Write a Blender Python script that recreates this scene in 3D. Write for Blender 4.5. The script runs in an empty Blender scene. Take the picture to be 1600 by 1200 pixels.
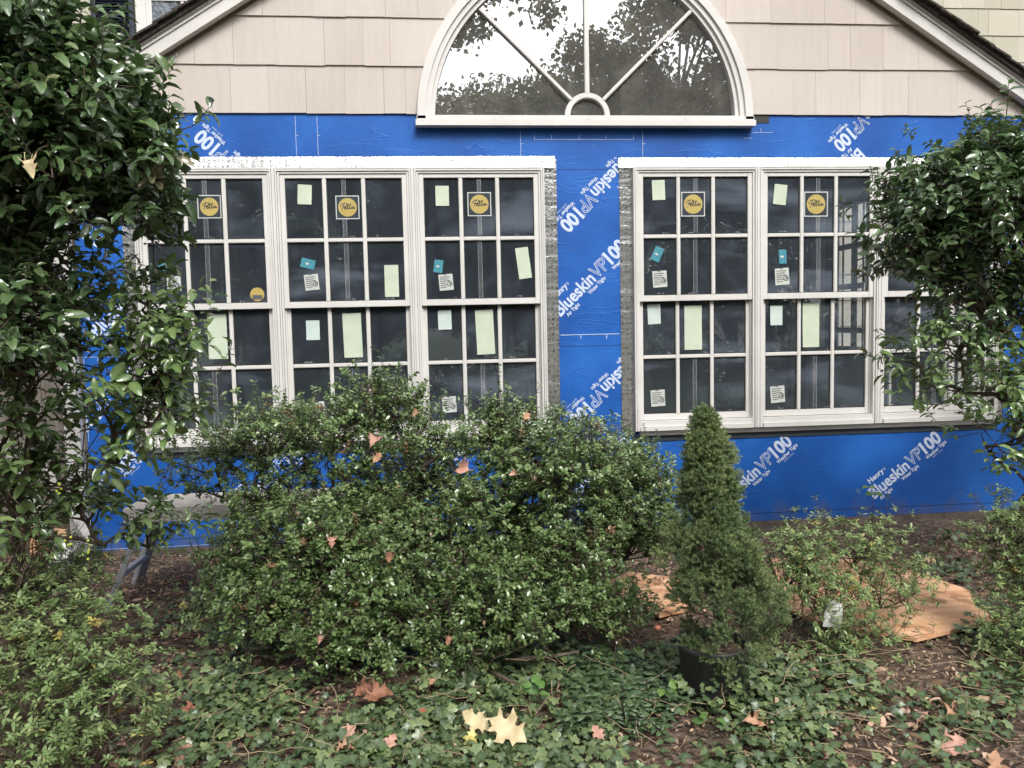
import bpy, bmesh, math, random
import numpy as np
from mathutils import Vector, Matrix
random.seed(7); RNG = np.random.default_rng(7)
R = math.radians
scene = bpy.context.scene
col = scene.collection

# ------------------------------------------------------------------ camera
CF = 1235.0
CC = Vector((0, -5.25, 1.45))
RIGHT = Vector((0.99538296, -0.09352074, -0.02160166))
UP = Vector((0.02822728, 0.07011365, 0.99713956))
BACK = Vector((-0.09173865, -0.99314548, 0.07242977))
cam = bpy.data.cameras.new('camera'); camo = bpy.data.objects.new('camera', cam); col.objects.link(camo)
cam.sensor_width = 36; cam.lens = 36*CF/1600; cam.clip_start = .05; cam.clip_end = 500
camo.matrix_world = Matrix((
    (RIGHT.x, UP.x, BACK.x, CC.x), (RIGHT.y, UP.y, BACK.y, CC.y), (RIGHT.z, UP.z, BACK.z, CC.z), (0, 0, 0, 1)))
scene.camera = camo

# ------------------------------------------------------------------ light
SUN_EL, SUN_AZ = 46, 166          # azimuth clockwise from +Y (north)
w = bpy.data.worlds.new('World'); scene.world = w; w.use_nodes = True
nt = w.node_tree; bg = nt.nodes['Background']
sky = nt.nodes.new('ShaderNodeTexSky'); sky.sky_type = 'NISHITA'; sky.sun_disc = False
sky.sun_elevation = R(SUN_EL); sky.sun_rotation = R(SUN_AZ); sky.dust_density = 4; sky.air_density = 1; sky.ozone_density = 1
hs = nt.nodes.new('ShaderNodeHueSaturation'); hs.inputs['Saturation'].default_value = .16
nt.links.new(sky.outputs[0], hs.inputs['Color']); nt.links.new(hs.outputs[0], bg.inputs[0]); bg.inputs[1].default_value = .15
sl = bpy.data.lights.new('sun', 'SUN'); sl.energy = 1.7; sl.angle = R(20); sl.color = (1, .97, .93)
so = bpy.data.objects.new('sun', sl); col.objects.link(so)
sd = Vector((math.sin(R(SUN_AZ))*math.cos(R(SUN_EL)), math.cos(R(SUN_AZ))*math.cos(R(SUN_EL)), math.sin(R(SUN_EL))))
so.rotation_euler = sd.to_track_quat('Z', 'Y').to_euler()
vs = scene.view_settings; vs.view_transform = 'Standard'; vs.look = 'None'; vs.gamma = 1; vs.exposure = 0.64
scene.cycles.max_bounces = 7; scene.cycles.transparent_max_bounces = 12; scene.cycles.transmission_bounces = 4
scene.cycles.diffuse_bounces = 3; scene.cycles.glossy_bounces = 3
scene.cycles.caustics_reflective = False; scene.cycles.caustics_refractive = False

# ------------------------------------------------------------------ helpers
def P(u, v, y):
    """the place seen at a photo pixel on the vertical plane y (used to read measurements off the photograph)"""
    d = RIGHT*(u-800) - UP*(v-600) - BACK*CF
    return CC + d*((y-CC.y)/d.y)
def G(u, v, z=0.0):
    d = RIGHT*(u-800) - UP*(v-600) - BACK*CF
    return CC + d*((z-CC.z)/d.z)

def tag(o, label=None, cat=None, group=None, kind=None):
    if label: o['label'] = label
    if cat: o['category'] = cat
    if group: o['group'] = group
    if kind: o['kind'] = kind
    return o
def empty(name, loc=(0, 0, 0), label=None, cat=None, group=None):
    o = bpy.data.objects.new(name, None); col.objects.link(o); o.location = loc; o.empty_display_size = .1
    return tag(o, label, cat, group)
def link(name, me, mat, parent=None):
    o = bpy.data.objects.new(name, me); col.objects.link(o)
    for m in (mat if isinstance(mat, (list, tuple)) else [mat]): me.materials.append(m)
    if parent:
        o.parent = parent
        # shapes are authored in world coordinates; only an Empty root carries an offset
        o.matrix_parent_inverse = Matrix.Translation(parent.location).inverted()
    return o

class MB:
    def __init__(s): s.v = []; s.f = []
    def box(s, x0, x1, y0, y1, z0, z1):
        n = len(s.v)
        s.v += [(x0,y0,z0),(x1,y0,z0),(x1,y1,z0),(x0,y1,z0),(x0,y0,z1),(x1,y0,z1),(x1,y1,z1),(x0,y1,z1)]
        s.f += [(n,n+3,n+2,n+1),(n+4,n+5,n+6,n+7),(n,n+1,n+5,n+4),(n+1,n+2,n+6,n+5),(n+2,n+3,n+7,n+6),(n+3,n,n+4,n+7)]
        return s
    def obox(s, M, sx, sy, sz):
        n = len(s.v)
        for z in (-.5, .5):
            for x, y in ((-.5,-.5),(.5,-.5),(.5,.5),(-.5,.5)): s.v.append(tuple(M @ Vector((x*sx, y*sy, z*sz))))
        s.f += [(n,n+3,n+2,n+1),(n+4,n+5,n+6,n+7),(n,n+1,n+5,n+4),(n+1,n+2,n+6,n+5),(n+2,n+3,n+7,n+6),(n+3,n,n+4,n+7)]
        return s
    def beam(s, a, b, wx, wz, roll=0):
        a = Vector(a); b = Vector(b); d = b-a
        q = d.to_track_quat('Y', 'Z').to_matrix().to_4x4() @ Matrix.Rotation(roll, 4, 'Y')
        return s.obox(Matrix.Translation((a+b)/2) @ q, wx, d.length, wz)
    def tube(s, pts, rad, sides=6, cap=True):
        pts = [Vector(p) for p in pts]; N = len(pts)
        rr = rad if isinstance(rad, (list, tuple)) else [rad]*N
        n0 = len(s.v)
        for i, p in enumerate(pts):
            t = (pts[min(i+1, N-1)]-pts[max(i-1, 0)]).normalized()
            a = t.cross(Vector((.31, .2, .93))).normalized() if abs(t.z) < .95 else t.cross(Vector((1, 0, 0))).normalized()
            b = t.cross(a)
            for k in range(sides):
                th = 2*math.pi*k/sides; s.v.append(tuple(p+(a*math.cos(th)+b*math.sin(th))*rr[i]))
        for i in range(N-1):
            for k in range(sides):
                k2 = (k+1) % sides
                s.f.append((n0+i*sides+k, n0+i*sides+k2, n0+(i+1)*sides+k2, n0+(i+1)*sides+k))
        if cap:
            s.f.append(tuple(n0+k for k in range(sides))[::-1]); s.f.append(tuple(n0+(N-1)*sides+k for k in range(sides)))
        return s
    def ring(s, prof, cx, cy, seg=32, a0=0, a1=2*math.pi):
        """lathe prof [(r,z)] about a vertical axis"""
        n0 = len(s.v); m = len(prof)
        for i in range(seg):
            a = a0+(a1-a0)*i/seg
            for r, z in prof: s.v.append((cx+r*math.cos(a), cy+r*math.sin(a), z))
        for i in range(seg):
            j = (i+1) % seg
            for k in range(m-1): s.f.append((n0+i*m+k, n0+j*m+k, n0+j*m+k+1, n0+i*m+k+1))
        return s
    def poly(s, pts, thick=None):
        n = len(s.v)
        s.v += [tuple(p) for p in pts]; m = len(pts)
        s.f.append(tuple(range(n, n+m)))
        if thick is not None:
            t = Vector(thick); s.v += [tuple(Vector(p)+t) for p in pts]
            s.f.append(tuple(range(n+2*m-1, n+m-1, -1)))
            for k in range(m): s.f.append((n+k, n+m+k, n+m+(k+1) % m, n+(k+1) % m))
        return s
    def mesh(s, name):
        me = bpy.data.meshes.new(name); me.from_pydata(s.v, [], s.f); me.update()
        bm = bmesh.new(); bm.from_mesh(me); bmesh.ops.recalc_face_normals(bm, faces=bm.faces); bm.to_mesh(me); bm.free()
        return me
    def build(s, name, mat, parent=None, bevel=0, smooth=False):
        me = s.mesh(name)
        if bevel:
            bm = bmesh.new(); bm.from_mesh(me)
            bmesh.ops.bevel(bm, geom=[e for e in bm.edges], offset=bevel, segments=2, affect='EDGES', clamp_overlap=True)
            bm.to_mesh(me); bm.free()
        if smooth: me.shade_smooth()
        return link(name, me, mat, parent)

# ------------------------------------------------------------------ materials
def newmat(name):
    m = bpy.data.materials.new(name); m.use_nodes = True
    return m, m.node_tree, m.node_tree.nodes['Principled BSDF']
def N(nt, t, **k):
    n = nt.nodes.new(t)
    for a, b in k.items():
        if a in n.inputs.keys(): n.inputs[a].default_value = b
        else: setattr(n, a, b)
    return n
def ramp(nt, stops, fac):
    r = nt.nodes.new('ShaderNodeValToRGB'); e = r.color_ramp.elements
    while len(e) < len(stops): e.new(.5)
    for i, (p, c) in enumerate(stops): e[i].position = p; e[i].color = (*c, 1)
    nt.links.new(fac, r.inputs[0]); return r
def coords(nt, scale=(1, 1, 1), rot=(0, 0, 0)):
    g = nt.nodes.new('ShaderNodeNewGeometry'); mp = nt.nodes.new('ShaderNodeMapping')
    mp.inputs['Scale'].default_value = scale; mp.inputs['Rotation'].default_value = rot
    nt.links.new(g.outputs['Position'], mp.inputs[0]); return mp.outputs[0]
def noisy(name, c1, c2, rough=.7, scale=6, stretch=(1, 1, 1), bump=0, bscale=60, bstretch=(1, 1, 1), metal=0, detail=4, spec=.5, c3=None):
    m, nt, b = newmat(name)
    n = N(nt, 'ShaderNodeTexNoise', Scale=scale, Detail=detail); nt.links.new(coords(nt, stretch), n.inputs['Vector'])
    st = [(.32, c1), (.68, c2)] if c3 is None else [(.3, c1), (.55, c2), (.72, c3)]
    r = ramp(nt, st, n.outputs[0]); nt.links.new(r.outputs[0], b.inputs['Base Color'])
    b.inputs['Roughness'].default_value = rough; b.inputs['Metallic'].default_value = metal; b.inputs['Specular IOR Level'].default_value = spec
    if bump:
        n2 = N(nt, 'ShaderNodeTexNoise', Scale=bscale, Detail=3.0); nt.links.new(coords(nt, bstretch), n2.inputs['Vector'])
        bp = N(nt, 'ShaderNodeBump', Strength=bump, Distance=.01); nt.links.new(n2.outputs[0], bp.inputs['Height']); nt.links.new(bp.outputs[0], b.inputs['Normal'])
    return m
def leafmat(name, dark, mid, light, rough=.4, coat=0, gain=1.0, trans=.22, spec=.5, vein=None, odd=None):
    m, nt, b = newmat(name); b.inputs['Coat Weight'].default_value = coat; b.inputs['Coat Roughness'].default_value = .18
    dark, mid, light = [tuple(x*gain for x in c_) for c_ in (dark, mid, light)]
    a = N(nt, 'ShaderNodeAttribute', attribute_name='rnd')
    st = [(0, dark), (.5, mid), (.93, light)]
    if odd: st.append((.985, odd))
    r = ramp(nt, st, a.outputs['Fac'])
    c = r.outputs[0]
    if vein:
        a2 = N(nt, 'ShaderNodeAttribute', attribute_name='mid'); mx = N(nt, 'ShaderNodeMix', data_type='RGBA')
        nt.links.new(a2.outputs['Fac'], mx.inputs['Factor']); nt.links.new(c, mx.inputs['A']); mx.inputs['B'].default_value = (*vein, 1); c = mx.outputs['Result']
    nt.links.new(c, b.inputs['Base Color']); b.inputs['Roughness'].default_value = rough; b.inputs['Specular IOR Level'].default_value = spec
    t = N(nt, 'ShaderNodeBsdfTranslucent'); hv = N(nt, 'ShaderNodeHueSaturation', Saturation=1.15, Value=1.3); nt.links.new(c, hv.inputs['Color']); nt.links.new(hv.outputs[0], t.inputs[0])
    mx = N(nt, 'ShaderNodeMixShader'); mx.inputs[0].default_value = trans
    nt.links.new(b.outputs[0], mx.inputs[1]); nt.links.new(t.outputs[0], mx.inputs[2]); nt.links.new(mx.outputs[0], nt.nodes['Material Output'].inputs[0])
    return m

M = {}
# painted shingles: per-shingle tint, vertical grain
def shingle_mat(name, ca, cb):
    m, nt, b = newmat(name)
    a = N(nt, 'ShaderNodeAttribute', attribute_name='rnd')
    r = ramp(nt, [(0, ca), (1, cb)], a.outputs['Fac'])
    n = N(nt, 'ShaderNodeTexNoise', Scale=3.0, Detail=6.0); nt.links.new(coords(nt, (14, 14, .8)), n.inputs['Vector'])
    r2 = ramp(nt, [(.3, (.95, .945, .94)), (.55, (1, 1, 1))], n.outputs[0])
    mx = N(nt, 'ShaderNodeMix', data_type='RGBA', blend_type='MULTIPLY'); mx.inputs['Factor'].default_value = 1
    nt.links.new(r.outputs[0], mx.inputs['A']); nt.links.new(r2.outputs[0], mx.inputs['B']); 
    n3 = N(nt, 'ShaderNodeTexNoise', Scale=1.3, Detail=5.0); nt.links.new(coords(nt, (1, 1, 1)), n3.inputs['Vector'])
    r3 = ramp(nt, [(.35, (.93, .92, .9)), (.6, (1, 1, 1))], n3.outputs[0])
    m2 = N(nt, 'ShaderNodeMix', data_type='RGBA', blend_type='MULTIPLY'); m2.inputs['Factor'].default_value = 1
    nt.links.new(mx.outputs['Result'], m2.inputs['A']); nt.links.new(r3.outputs[0], m2.inputs['B'])
    nt.links.new(m2.outputs['Result'], b.inputs['Base Color']); b.inputs['Roughness'].default_value = .62
    n2 = N(nt, 'ShaderNodeTexNoise', Scale=5.0, Detail=5.0); nt.links.new(coords(nt, (30, 30, 1.2)), n2.inputs['Vector'])
    bp = N(nt, 'ShaderNodeBump', Strength=.35, Distance=.004); nt.links.new(n2.outputs[0], bp.inputs['Height']); nt.links.new(bp.outputs[0], b.inputs['Normal'])
    return m
M['shingle'] = shingle_mat('painted_shingle', (.49, .435, .395), (.545, .485, .445))
M['shingle_main'] = shingle_mat('painted_shingle_main_house', (.40, .38, .30), (.48, .45, .37))
M['trim'] = noisy('white_trim_paint', (.56, .545, .52), (.65, .63, .605), rough=.45, scale=3, bump=.12, bscale=25, bstretch=(1, 1, 1))
M['frame'] = noisy('window_frame_white', (.58, .57, .545), (.65, .64, .615), rough=.35, scale=4, bump=.04, bscale=120)
M['gap'] = noisy('dark_gap', (.02, .02, .02), (.04, .04, .04))
M['roofshingle'] = noisy('asphalt_roof', (.025, .02, .018), (.07, .06, .05), rough=.95, scale=40, bump=.8, bscale=80)
M['navy'] = noisy('shutter_navy', (.012, .016, .03), (.02, .026, .045), rough=.45, scale=5)
M['sheath'] = noisy('sheathing', (.10, .08, .06), (.16, .13, .09), rough=.9)
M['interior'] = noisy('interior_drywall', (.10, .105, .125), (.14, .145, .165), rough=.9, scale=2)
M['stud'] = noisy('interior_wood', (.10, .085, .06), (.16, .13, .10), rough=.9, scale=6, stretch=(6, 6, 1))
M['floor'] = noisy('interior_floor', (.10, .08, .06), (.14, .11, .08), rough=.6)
M['brownwall'] = noisy('brown_boards', (.10, .085, .07), (.19, .165, .14), rough=.85, scale=4, stretch=(8, 8, 1))
M['found'] = noisy('foundation_stone', (.07, .055, .045), (.16, .13, .11), rough=.95, scale=9, bump=.6, bscale=30)
M['paper'] = noisy('green_white_paper', (.47, .54, .42), (.53, .59, .47), rough=.75, scale=14)
M['paper2'] = noisy('blue_white_paper', (.47, .56, .53), (.53, .61, .57), rough=.75, scale=14)
M['teal'] = noisy('teal_sticker', (.04, .20, .27), (.06, .26, .33), rough=.5, scale=50)
M['cream'] = noisy('label_cream', (.46, .49, .46), (.54, .56, .52), rough=.6, scale=30)
M['ink'] = noisy('ink', (.07, .08, .08), (.10, .10, .11), rough=.5)
M['yellow'] = noisy('yellow_sticker', (.41, .31, .085), (.46, .35, .11), rough=.5, scale=9)
M['navyfilm'] = noisy('clear_backing', (.03, .04, .055), (.04, .05, .065), rough=.3)
M['whiteline'] = noisy('print_white', (.44, .53, .72), (.60, .67, .82), rough=.6, scale=120)
M['alu'] = noisy('aluminium', (.50, .47, .44), (.66, .62, .59), rough=.45, scale=12, stretch=(1, 8, 8), metal=.25)
M['alu_dull'] = noisy('dull_aluminium', (.38, .40, .43), (.52, .54, .57), rough=.6, scale=8, metal=.3)
M['flash'] = noisy('sill_flashing', (.45, .5, .55), (.6, .64, .68), rough=.3, metal=.9)
M['pot'] = noisy('black_plastic_pot', (.018, .018, .02), (.035, .034, .034), rough=.55, scale=8, stretch=(6, 6, 1), bump=.2, bscale=30)
M['bark'] = noisy('grey_brown_bark', (.06, .045, .035), (.17, .14, .11), rough=.95, scale=30, bump=.7, bscale=70)
M['twig'] = noisy('twig_bark', (.05, .035, .025), (.12, .09, .065), rough=.9, scale=20)
M['straw'] = noisy('dry_straw', (.22, .16, .10), (.40, .31, .20), rough=.9, scale=10)
M['downspout'] = noisy('downspout_paint', (.50, .50, .48), (.62, .61, .58), rough=.4, scale=6)
M['board'] = noisy('weathered_board', (.30, .29, .27), (.45, .43, .40), rough=.8, scale=5, stretch=(1, 1, 8))
M['curtain'] = noisy('curtain', (.35, .34, .32), (.5, .49, .46), rough=.9, scale=8, stretch=(8, 1, .5))
M['brown_leaf'] = noisy('oak_leaf_tan', (.26, .14, .08), (.48, .28, .17), rough=.7, scale=40)
M['pink_leaf'] = noisy('oak_leaf_pink', (.34, .18, .13), (.54, .31, .24), rough=.7, scale=40)
M['rust_leaf'] = noisy('oak_leaf_rust', (.16, .07, .04), (.30, .14, .08), rough=.7, scale=40)
M['yellow_leaf'] = noisy('maple_leaf_yellow', (.55, .46, .10), (.68, .60, .22), rough=.6, scale=40)
M['pale_leaf'] = noisy('oak_leaf_pale', (.46, .37, .20), (.64, .54, .34), rough=.65, scale=30)
M['lime_leaf'] = noisy('lime_leaf', (.16, .30, .05), (.24, .38, .08), rough=.5, scale=30)
M['redleaf'] = noisy('red_leaf', (.30, .08, .05), (.42, .15, .09), rough=.6, scale=30)
M['berry'] = noisy('berry', (.40, .46, .05), (.50, .55, .10), rough=.35)
M['whitetag'] = noisy('white_tag', (.74, .74, .70), (.82, .82, .78), rough=.5, scale=20)

# blue membrane: creased, slightly mottled sheet
m, nt, b = newmat('blue_membrane')
n = N(nt, 'ShaderNodeTexNoise', Scale=2.2, Detail=8.0); nt.links.new(coords(nt, (1, 1, 1)), n.inputs['Vector'])
r = ramp(nt, [(.3, (.007, .072, .31)), (.52, (.010, .100, .41)), (.72, (.018, .140, .51))], n.outputs[0])
n4 = N(nt, 'ShaderNodeTexNoise', Scale=160.0, Detail=2.0); nt.links.new(coords(nt, (1, 1, .25)), n4.inputs['Vector'])
r4 = ramp(nt, [(.3, (.86, .88, .9)), (.7, (1.08, 1.06, 1.04))], n4.outputs[0])
mx = N(nt, 'ShaderNodeMix', data_type='RGBA', blend_type='MULTIPLY'); mx.inputs['Factor'].default_value = 1
nt.links.new(r.outputs[0], mx.inputs['A']); nt.links.new(r4.outputs[0], mx.inputs['B'])
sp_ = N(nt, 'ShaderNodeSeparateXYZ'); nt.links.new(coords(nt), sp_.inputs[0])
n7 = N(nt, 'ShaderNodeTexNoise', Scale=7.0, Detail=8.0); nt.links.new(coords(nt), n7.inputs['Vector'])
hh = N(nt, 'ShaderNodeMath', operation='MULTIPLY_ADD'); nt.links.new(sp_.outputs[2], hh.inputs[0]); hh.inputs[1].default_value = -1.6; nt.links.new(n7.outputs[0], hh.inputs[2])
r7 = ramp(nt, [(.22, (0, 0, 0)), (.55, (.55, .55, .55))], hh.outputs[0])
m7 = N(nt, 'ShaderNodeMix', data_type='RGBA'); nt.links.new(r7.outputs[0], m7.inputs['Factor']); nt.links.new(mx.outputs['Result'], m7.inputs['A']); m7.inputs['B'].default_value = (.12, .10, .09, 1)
nt.links.new(m7.outputs['Result'], b.inputs['Base Color']); b.inputs['Roughness'].default_value = .5; b.inputs['Specular IOR Level'].default_value = .35
# creases: distorted ridges, mostly horizontal
n1 = N(nt, 'ShaderNodeTexNoise', Scale=2.4, Detail=3.0, Distortion=1.2); nt.links.new(coords(nt, (.55, 1, 2.4), (0, R(12), 0)), n1.inputs['Vector'])
ma = N(nt, 'ShaderNodeMath', operation='SUBTRACT'); nt.links.new(n1.outputs[0], ma.inputs[0]); ma.inputs[1].default_value = .5
mb = N(nt, 'ShaderNodeMath', operation='ABSOLUTE'); nt.links.new(ma.outputs[0], mb.inputs[0])
rr = ramp(nt, [(0, (1, 1, 1)), (.012, (0, 0, 0))], mb.outputs[0])
n2 = N(nt, 'ShaderNodeTexNoise', Scale=14.0, Detail=5.0); nt.links.new(coords(nt, (1, 1, 1.6)), n2.inputs['Vector'])
ad = N(nt, 'ShaderNodeMath', operation='MULTIPLY_ADD'); nt.links.new(n2.outputs[0], ad.inputs[0]); ad.inputs[1].default_value = .55; nt.links.new(rr.outputs[0], ad.inputs[2])
bp = N(nt, 'ShaderNodeBump', Strength=.18, Distance=.008); nt.links.new(ad.outputs[0], bp.inputs['Height']); nt.links.new(bp.outputs[0], b.inputs['Normal'])
M['membrane'] = m

# embossed foil tape with printed dark rings and diamonds
def foil(name, bright):
    m, nt, b = newmat(name)
    sep = N(nt, 'ShaderNodeSeparateXYZ'); nt.links.new(coords(nt, (1, 1, 1)), sep.inputs[0])
    def md(op, a, bv=None, c=None):
        n = N(nt, 'ShaderNodeMath', operation=op)
        for i, x in enumerate((a, bv, c)):
            if x is None: continue
            if hasattr(x, 'links'): nt.links.new(x, n.inputs[i])
            else: n.inputs[i].default_value = x
        return n.outputs[0]
    vr = N(nt, 'ShaderNodeTexVoronoi', Scale=34.0, Randomness=.35); nt.links.new(coords(nt, (1, .01, .85), (0, R(0), 0)), vr.inputs['Vector'])
    ring = md('LESS_THAN', md('ABSOLUTE', md('SUBTRACT', vr.outputs['Distance'], .27)), .075)
    n = N(nt, 'ShaderNodeTexNoise', Scale=70.0, Detail=2.0); nt.links.new(coords(nt, (1, 1, 1)), n.inputs['Vector'])
    mask = md('MULTIPLY', ring, md('MULTIPLY_ADD', md('GREATER_THAN', n.outputs[0], .46), .5, .25))
    mx = N(nt, 'ShaderNodeMix', data_type='RGBA'); mx.inputs['A'].default_value = (*[bright]*3, 1); mx.inputs['B'].default_value = (.07, .068, .06, 1)
    nt.links.new(mask, mx.inputs['Factor']); nt.links.new(mx.outputs['Result'], b.inputs['Base Color'])
    b.inputs['Metallic'].default_value = .88; b.inputs['Roughness'].default_value = .26
    v = N(nt, 'ShaderNodeTexVoronoi', Scale=75.0); nt.links.new(coords(nt, (1, 1, 1)), v.inputs['Vector'])
    n3 = N(nt, 'ShaderNodeTexNoise', Scale=9.0, Detail=4.0); nt.links.new(coords(nt, (1, 1, 2.2)), n3.inputs['Vector'])
    h = md('MULTIPLY_ADD', n3.outputs[0], 3.0, md('MULTIPLY_ADD', ring, .25, md('MULTIPLY', v.outputs['Distance'], .3)))
    bp = N(nt, 'ShaderNodeBump', Strength=.32, Distance=.005); nt.links.new(h, bp.inputs['Height']); nt.links.new(bp.outputs[0], b.inputs['Normal'])
    return m
M['foil'] = foil('foil_tape', .68)

def glass(name, refl, tint, film_haze=0.0, ripple=.2, sky_streak=3.0, rough=.0, haze_col=(.5, .53, .58)):
    m = bpy.data.materials.new(name); m.use_nodes = True; nt = m.node_tree; nt.nodes.clear()
    out = nt.nodes.new('ShaderNodeOutputMaterial')
    t = N(nt, 'ShaderNodeBsdfTransparent'); t.inputs[0].default_value = (*tint, 1)
    g = N(nt, 'ShaderNodeBsdfGlossy'); g.inputs['Roughness'].default_value = rough; g.inputs[0].default_value = (.95, .97, 1, 1)
    n1 = N(nt, 'ShaderNodeTexNoise', Scale=1.6, Detail=1.0); nt.links.new(coords(nt, (1, 1, 1)), n1.inputs['Vector'])
    bp = N(nt, 'ShaderNodeBump', Strength=ripple, Distance=.03); nt.links.new(n1.outputs[0], bp.inputs['Height']); nt.links.new(bp.outputs[0], g.inputs['Normal'])
    fr = N(nt, 'ShaderNodeLayerWeight', Blend=.3); 
    ma = N(nt, 'ShaderNodeMath', operation='MULTIPLY_ADD'); nt.links.new(fr.outputs['Fresnel'], ma.inputs[0]); ma.inputs[1].default_value = .8; ma.inputs[2].default_value = refl
    mx = N(nt, 'ShaderNodeMixShader'); nt.links.new(ma.outputs[0], mx.inputs[0]); nt.links.new(t.outputs[0], mx.inputs[1]); nt.links.new(g.outputs[0], mx.inputs[2])
    last = mx.outputs[0]
    if film_haze:
        d = N(nt, 'ShaderNodeBsdfDiffuse'); d.inputs[0].default_value = (*haze_col, 1)  # diffuse haze colour stands in for greyed reflections on the panes
        n = N(nt, 'ShaderNodeTexNoise', Scale=4.0, Detail=5.0, Distortion=.8); nt.links.new(coords(nt, (1.6, 1, 1)), n.inputs['Vector'])
        rr = ramp(nt, [(.36, (film_haze*.75,)*3), (.54, (film_haze,)*3), (.70, (film_haze*1.5,)*3)], n.outputs[0])
        ns = N(nt, 'ShaderNodeTexNoise', Scale=1.5, Detail=3.0, Distortion=.5); nt.links.new(coords(nt, (.5, 1, 2.2), (0, R(32), 0)), ns.inputs['Vector'])
        rs_ = ramp(nt, [(.55, (0, 0, 0)), (.72, (film_haze*sky_streak,)*3)], ns.outputs[0])  # painted pale diagonal streaks, imitating sky reflected in wavy glass
        sm_ = N(nt, 'ShaderNodeMath', operation='ADD'); nt.links.new(rr.outputs[0], sm_.inputs[0]); nt.links.new(rs_.outputs[0], sm_.inputs[1]); rr = sm_
        m2 = N(nt, 'ShaderNodeMixShader'); nt.links.new(rr.outputs[0], m2.inputs[0]); nt.links.new(last, m2.inputs[1]); nt.links.new(d.outputs[0], m2.inputs[2]); last = m2.outputs[0]
    nt.links.new(last, out.inputs[0]); return m
M['glass'] = glass('window_glass', .055, (.90, .93, .96), film_haze=.05, rough=.02, haze_col=(.42, .50, .62))
M['archglass'] = glass('arched_glass', .55, (.55, .57, .6), film_haze=.17, ripple=.02, sky_streak=.0, haze_col=(.42, .41, .38))
M['filmedge'] = noisy('torn_film', (.22, .24, .27), (.55, .57, .6), rough=.25, scale=60)
M['tape'] = glass('clear_tape', .06, (.8, .83, .86), film_haze=.06, rough=.3, haze_col=(.7, .73, .78))

# plywood
m, nt, b = newmat('plywood')
n = N(nt, 'ShaderNodeTexNoise', Scale=5.0, Detail=6.0, Distortion=.6); nt.links.new(coords(nt, (1.2, 4, 1), (0, 0, R(50))), n.inputs['Vector'])
r = ramp(nt, [(.3, (.60, .31, .16)), (.5, (.76, .44, .25)), (.72, (.86, .56, .35))], n.outputs[0]); nd = N(nt, 'ShaderNodeTexNoise', Scale=9.0, Detail=7.0); nt.links.new(coords(nt), nd.inputs['Vector'])
rd = ramp(nt, [(.36, (.45, .38, .32)), (.47, (1, 1, 1))], nd.outputs[0]); md_ = N(nt, 'ShaderNodeMix', data_type='RGBA', blend_type='MULTIPLY'); md_.inputs['Factor'].default_value = .8
nt.links.new(r.outputs[0], md_.inputs['A']); nt.links.new(rd.outputs[0], md_.inputs['B']); nt.links.new(md_.outputs['Result'], b.inputs['Base Color']); b.inputs['Roughness'].default_value = .7
M['ply'] = m

# soil & mulch
m, nt, b = newmat('mulch_soil')
n = N(nt, 'ShaderNodeTexNoise', Scale=22.0, Detail=8.0, Distortion=.8); nt.links.new(coords(nt, (1, 1.7, 1)), n.inputs['Vector'])
r = ramp(nt, [(.33, (.03, .021, .015)), (.48, (.095, .068, .050)), (.62, (.20, .15, .115)), (.76, (.36, .29, .225))], n.outputs[0])
n5 = N(nt, 'ShaderNodeTexNoise', Scale=1.6, Detail=3.0); nt.links.new(coords(nt), n5.inputs['Vector'])
r5 = ramp(nt, [(.35, (.75, .72, .7)), (.65, (1.25, 1.15, 1.05))], n5.outputs[0])
mx = N(nt, 'ShaderNodeMix', data_type='RGBA', blend_type='MULTIPLY'); mx.inputs['Factor'].default_value = 1
nt.links.new(r.outputs[0], mx.inputs['A']); nt.links.new(r5.outputs[0], mx.inputs['B']); nt.links.new(mx.outputs['Result'], b.inputs['Base Color']); b.inputs['Roughness'].default_value = .95
bp = N(nt, 'ShaderNodeBump', Strength=1.0, Distance=.03); nt.links.new(n.outputs[0], bp.inputs['Height']); nt.links.new(bp.outputs[0], b.inputs['Normal'])
M['soil'] = m
M['lawn'] = noisy('lawn', (.03, .055, .015), (.07, .11, .03), rough=.9, scale=12, bump=.8, bscale=60)

M['holly'] = leafmat('holly_leaf', (.034, .060, .026), (.062, .102, .042), (.12, .18, .065), gain=1.5, coat=0.5, rough=.22, trans=.16, spec=1.0, vein=(.10, .17, .07), odd=(.42, .34, .22))
M['holly2'] = leafmat('holly_leaf_young', (.055, .10, .035), (.09, .16, .05), (.17, .25, .08), gain=1.2, coat=0.5, rough=.25, trans=.2, spec=.9, vein=(.2, .28, .12))
M['box'] = leafmat('small_box_leaf', (.060, .105, .036), (.115, .180, .062), (.22, .30, .12), gain=1.2, coat=0.15, rough=.25, trans=.2, spec=.7, odd=(.20, .13, .07))
M['azalea'] = leafmat('azalea_leaf', (.09, .14, .05), (.155, .225, .085), (.27, .33, .14), gain=1.25, coat=0.2, rough=.45, trans=.2, spec=.45, odd=(.45, .36, .10))
M['ivy'] = leafmat('ivy_leaf', (.030, .050, .020), (.064, .094, .036), (.17, .21, .08), gain=1.3, coat=0.25, rough=.42, trans=.1, spec=.5, vein=(.12, .19, .10))
M['vinca'] = leafmat('periwinkle_leaf', (.034, .052, .022), (.060, .088, .034), (.11, .15, .06), gain=1.2, coat=0.3, rough=.3, trans=.08, spec=.6, vein=(.07, .14, .07))
M['weed'] = leafmat('weed_leaf', (.07, .16, .04), (.11, .23, .05), (.20, .34, .07), rough=.5, trans=.25, vein=(.16, .28, .09))
M['spruce'] = leafmat('spruce_needle', (.055, .090, .042), (.115, .165, .070), (.22, .26, .11), gain=1.45, coat=0, rough=.6, trans=.1, spec=.3, odd=(.24, .19, .07))
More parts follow.
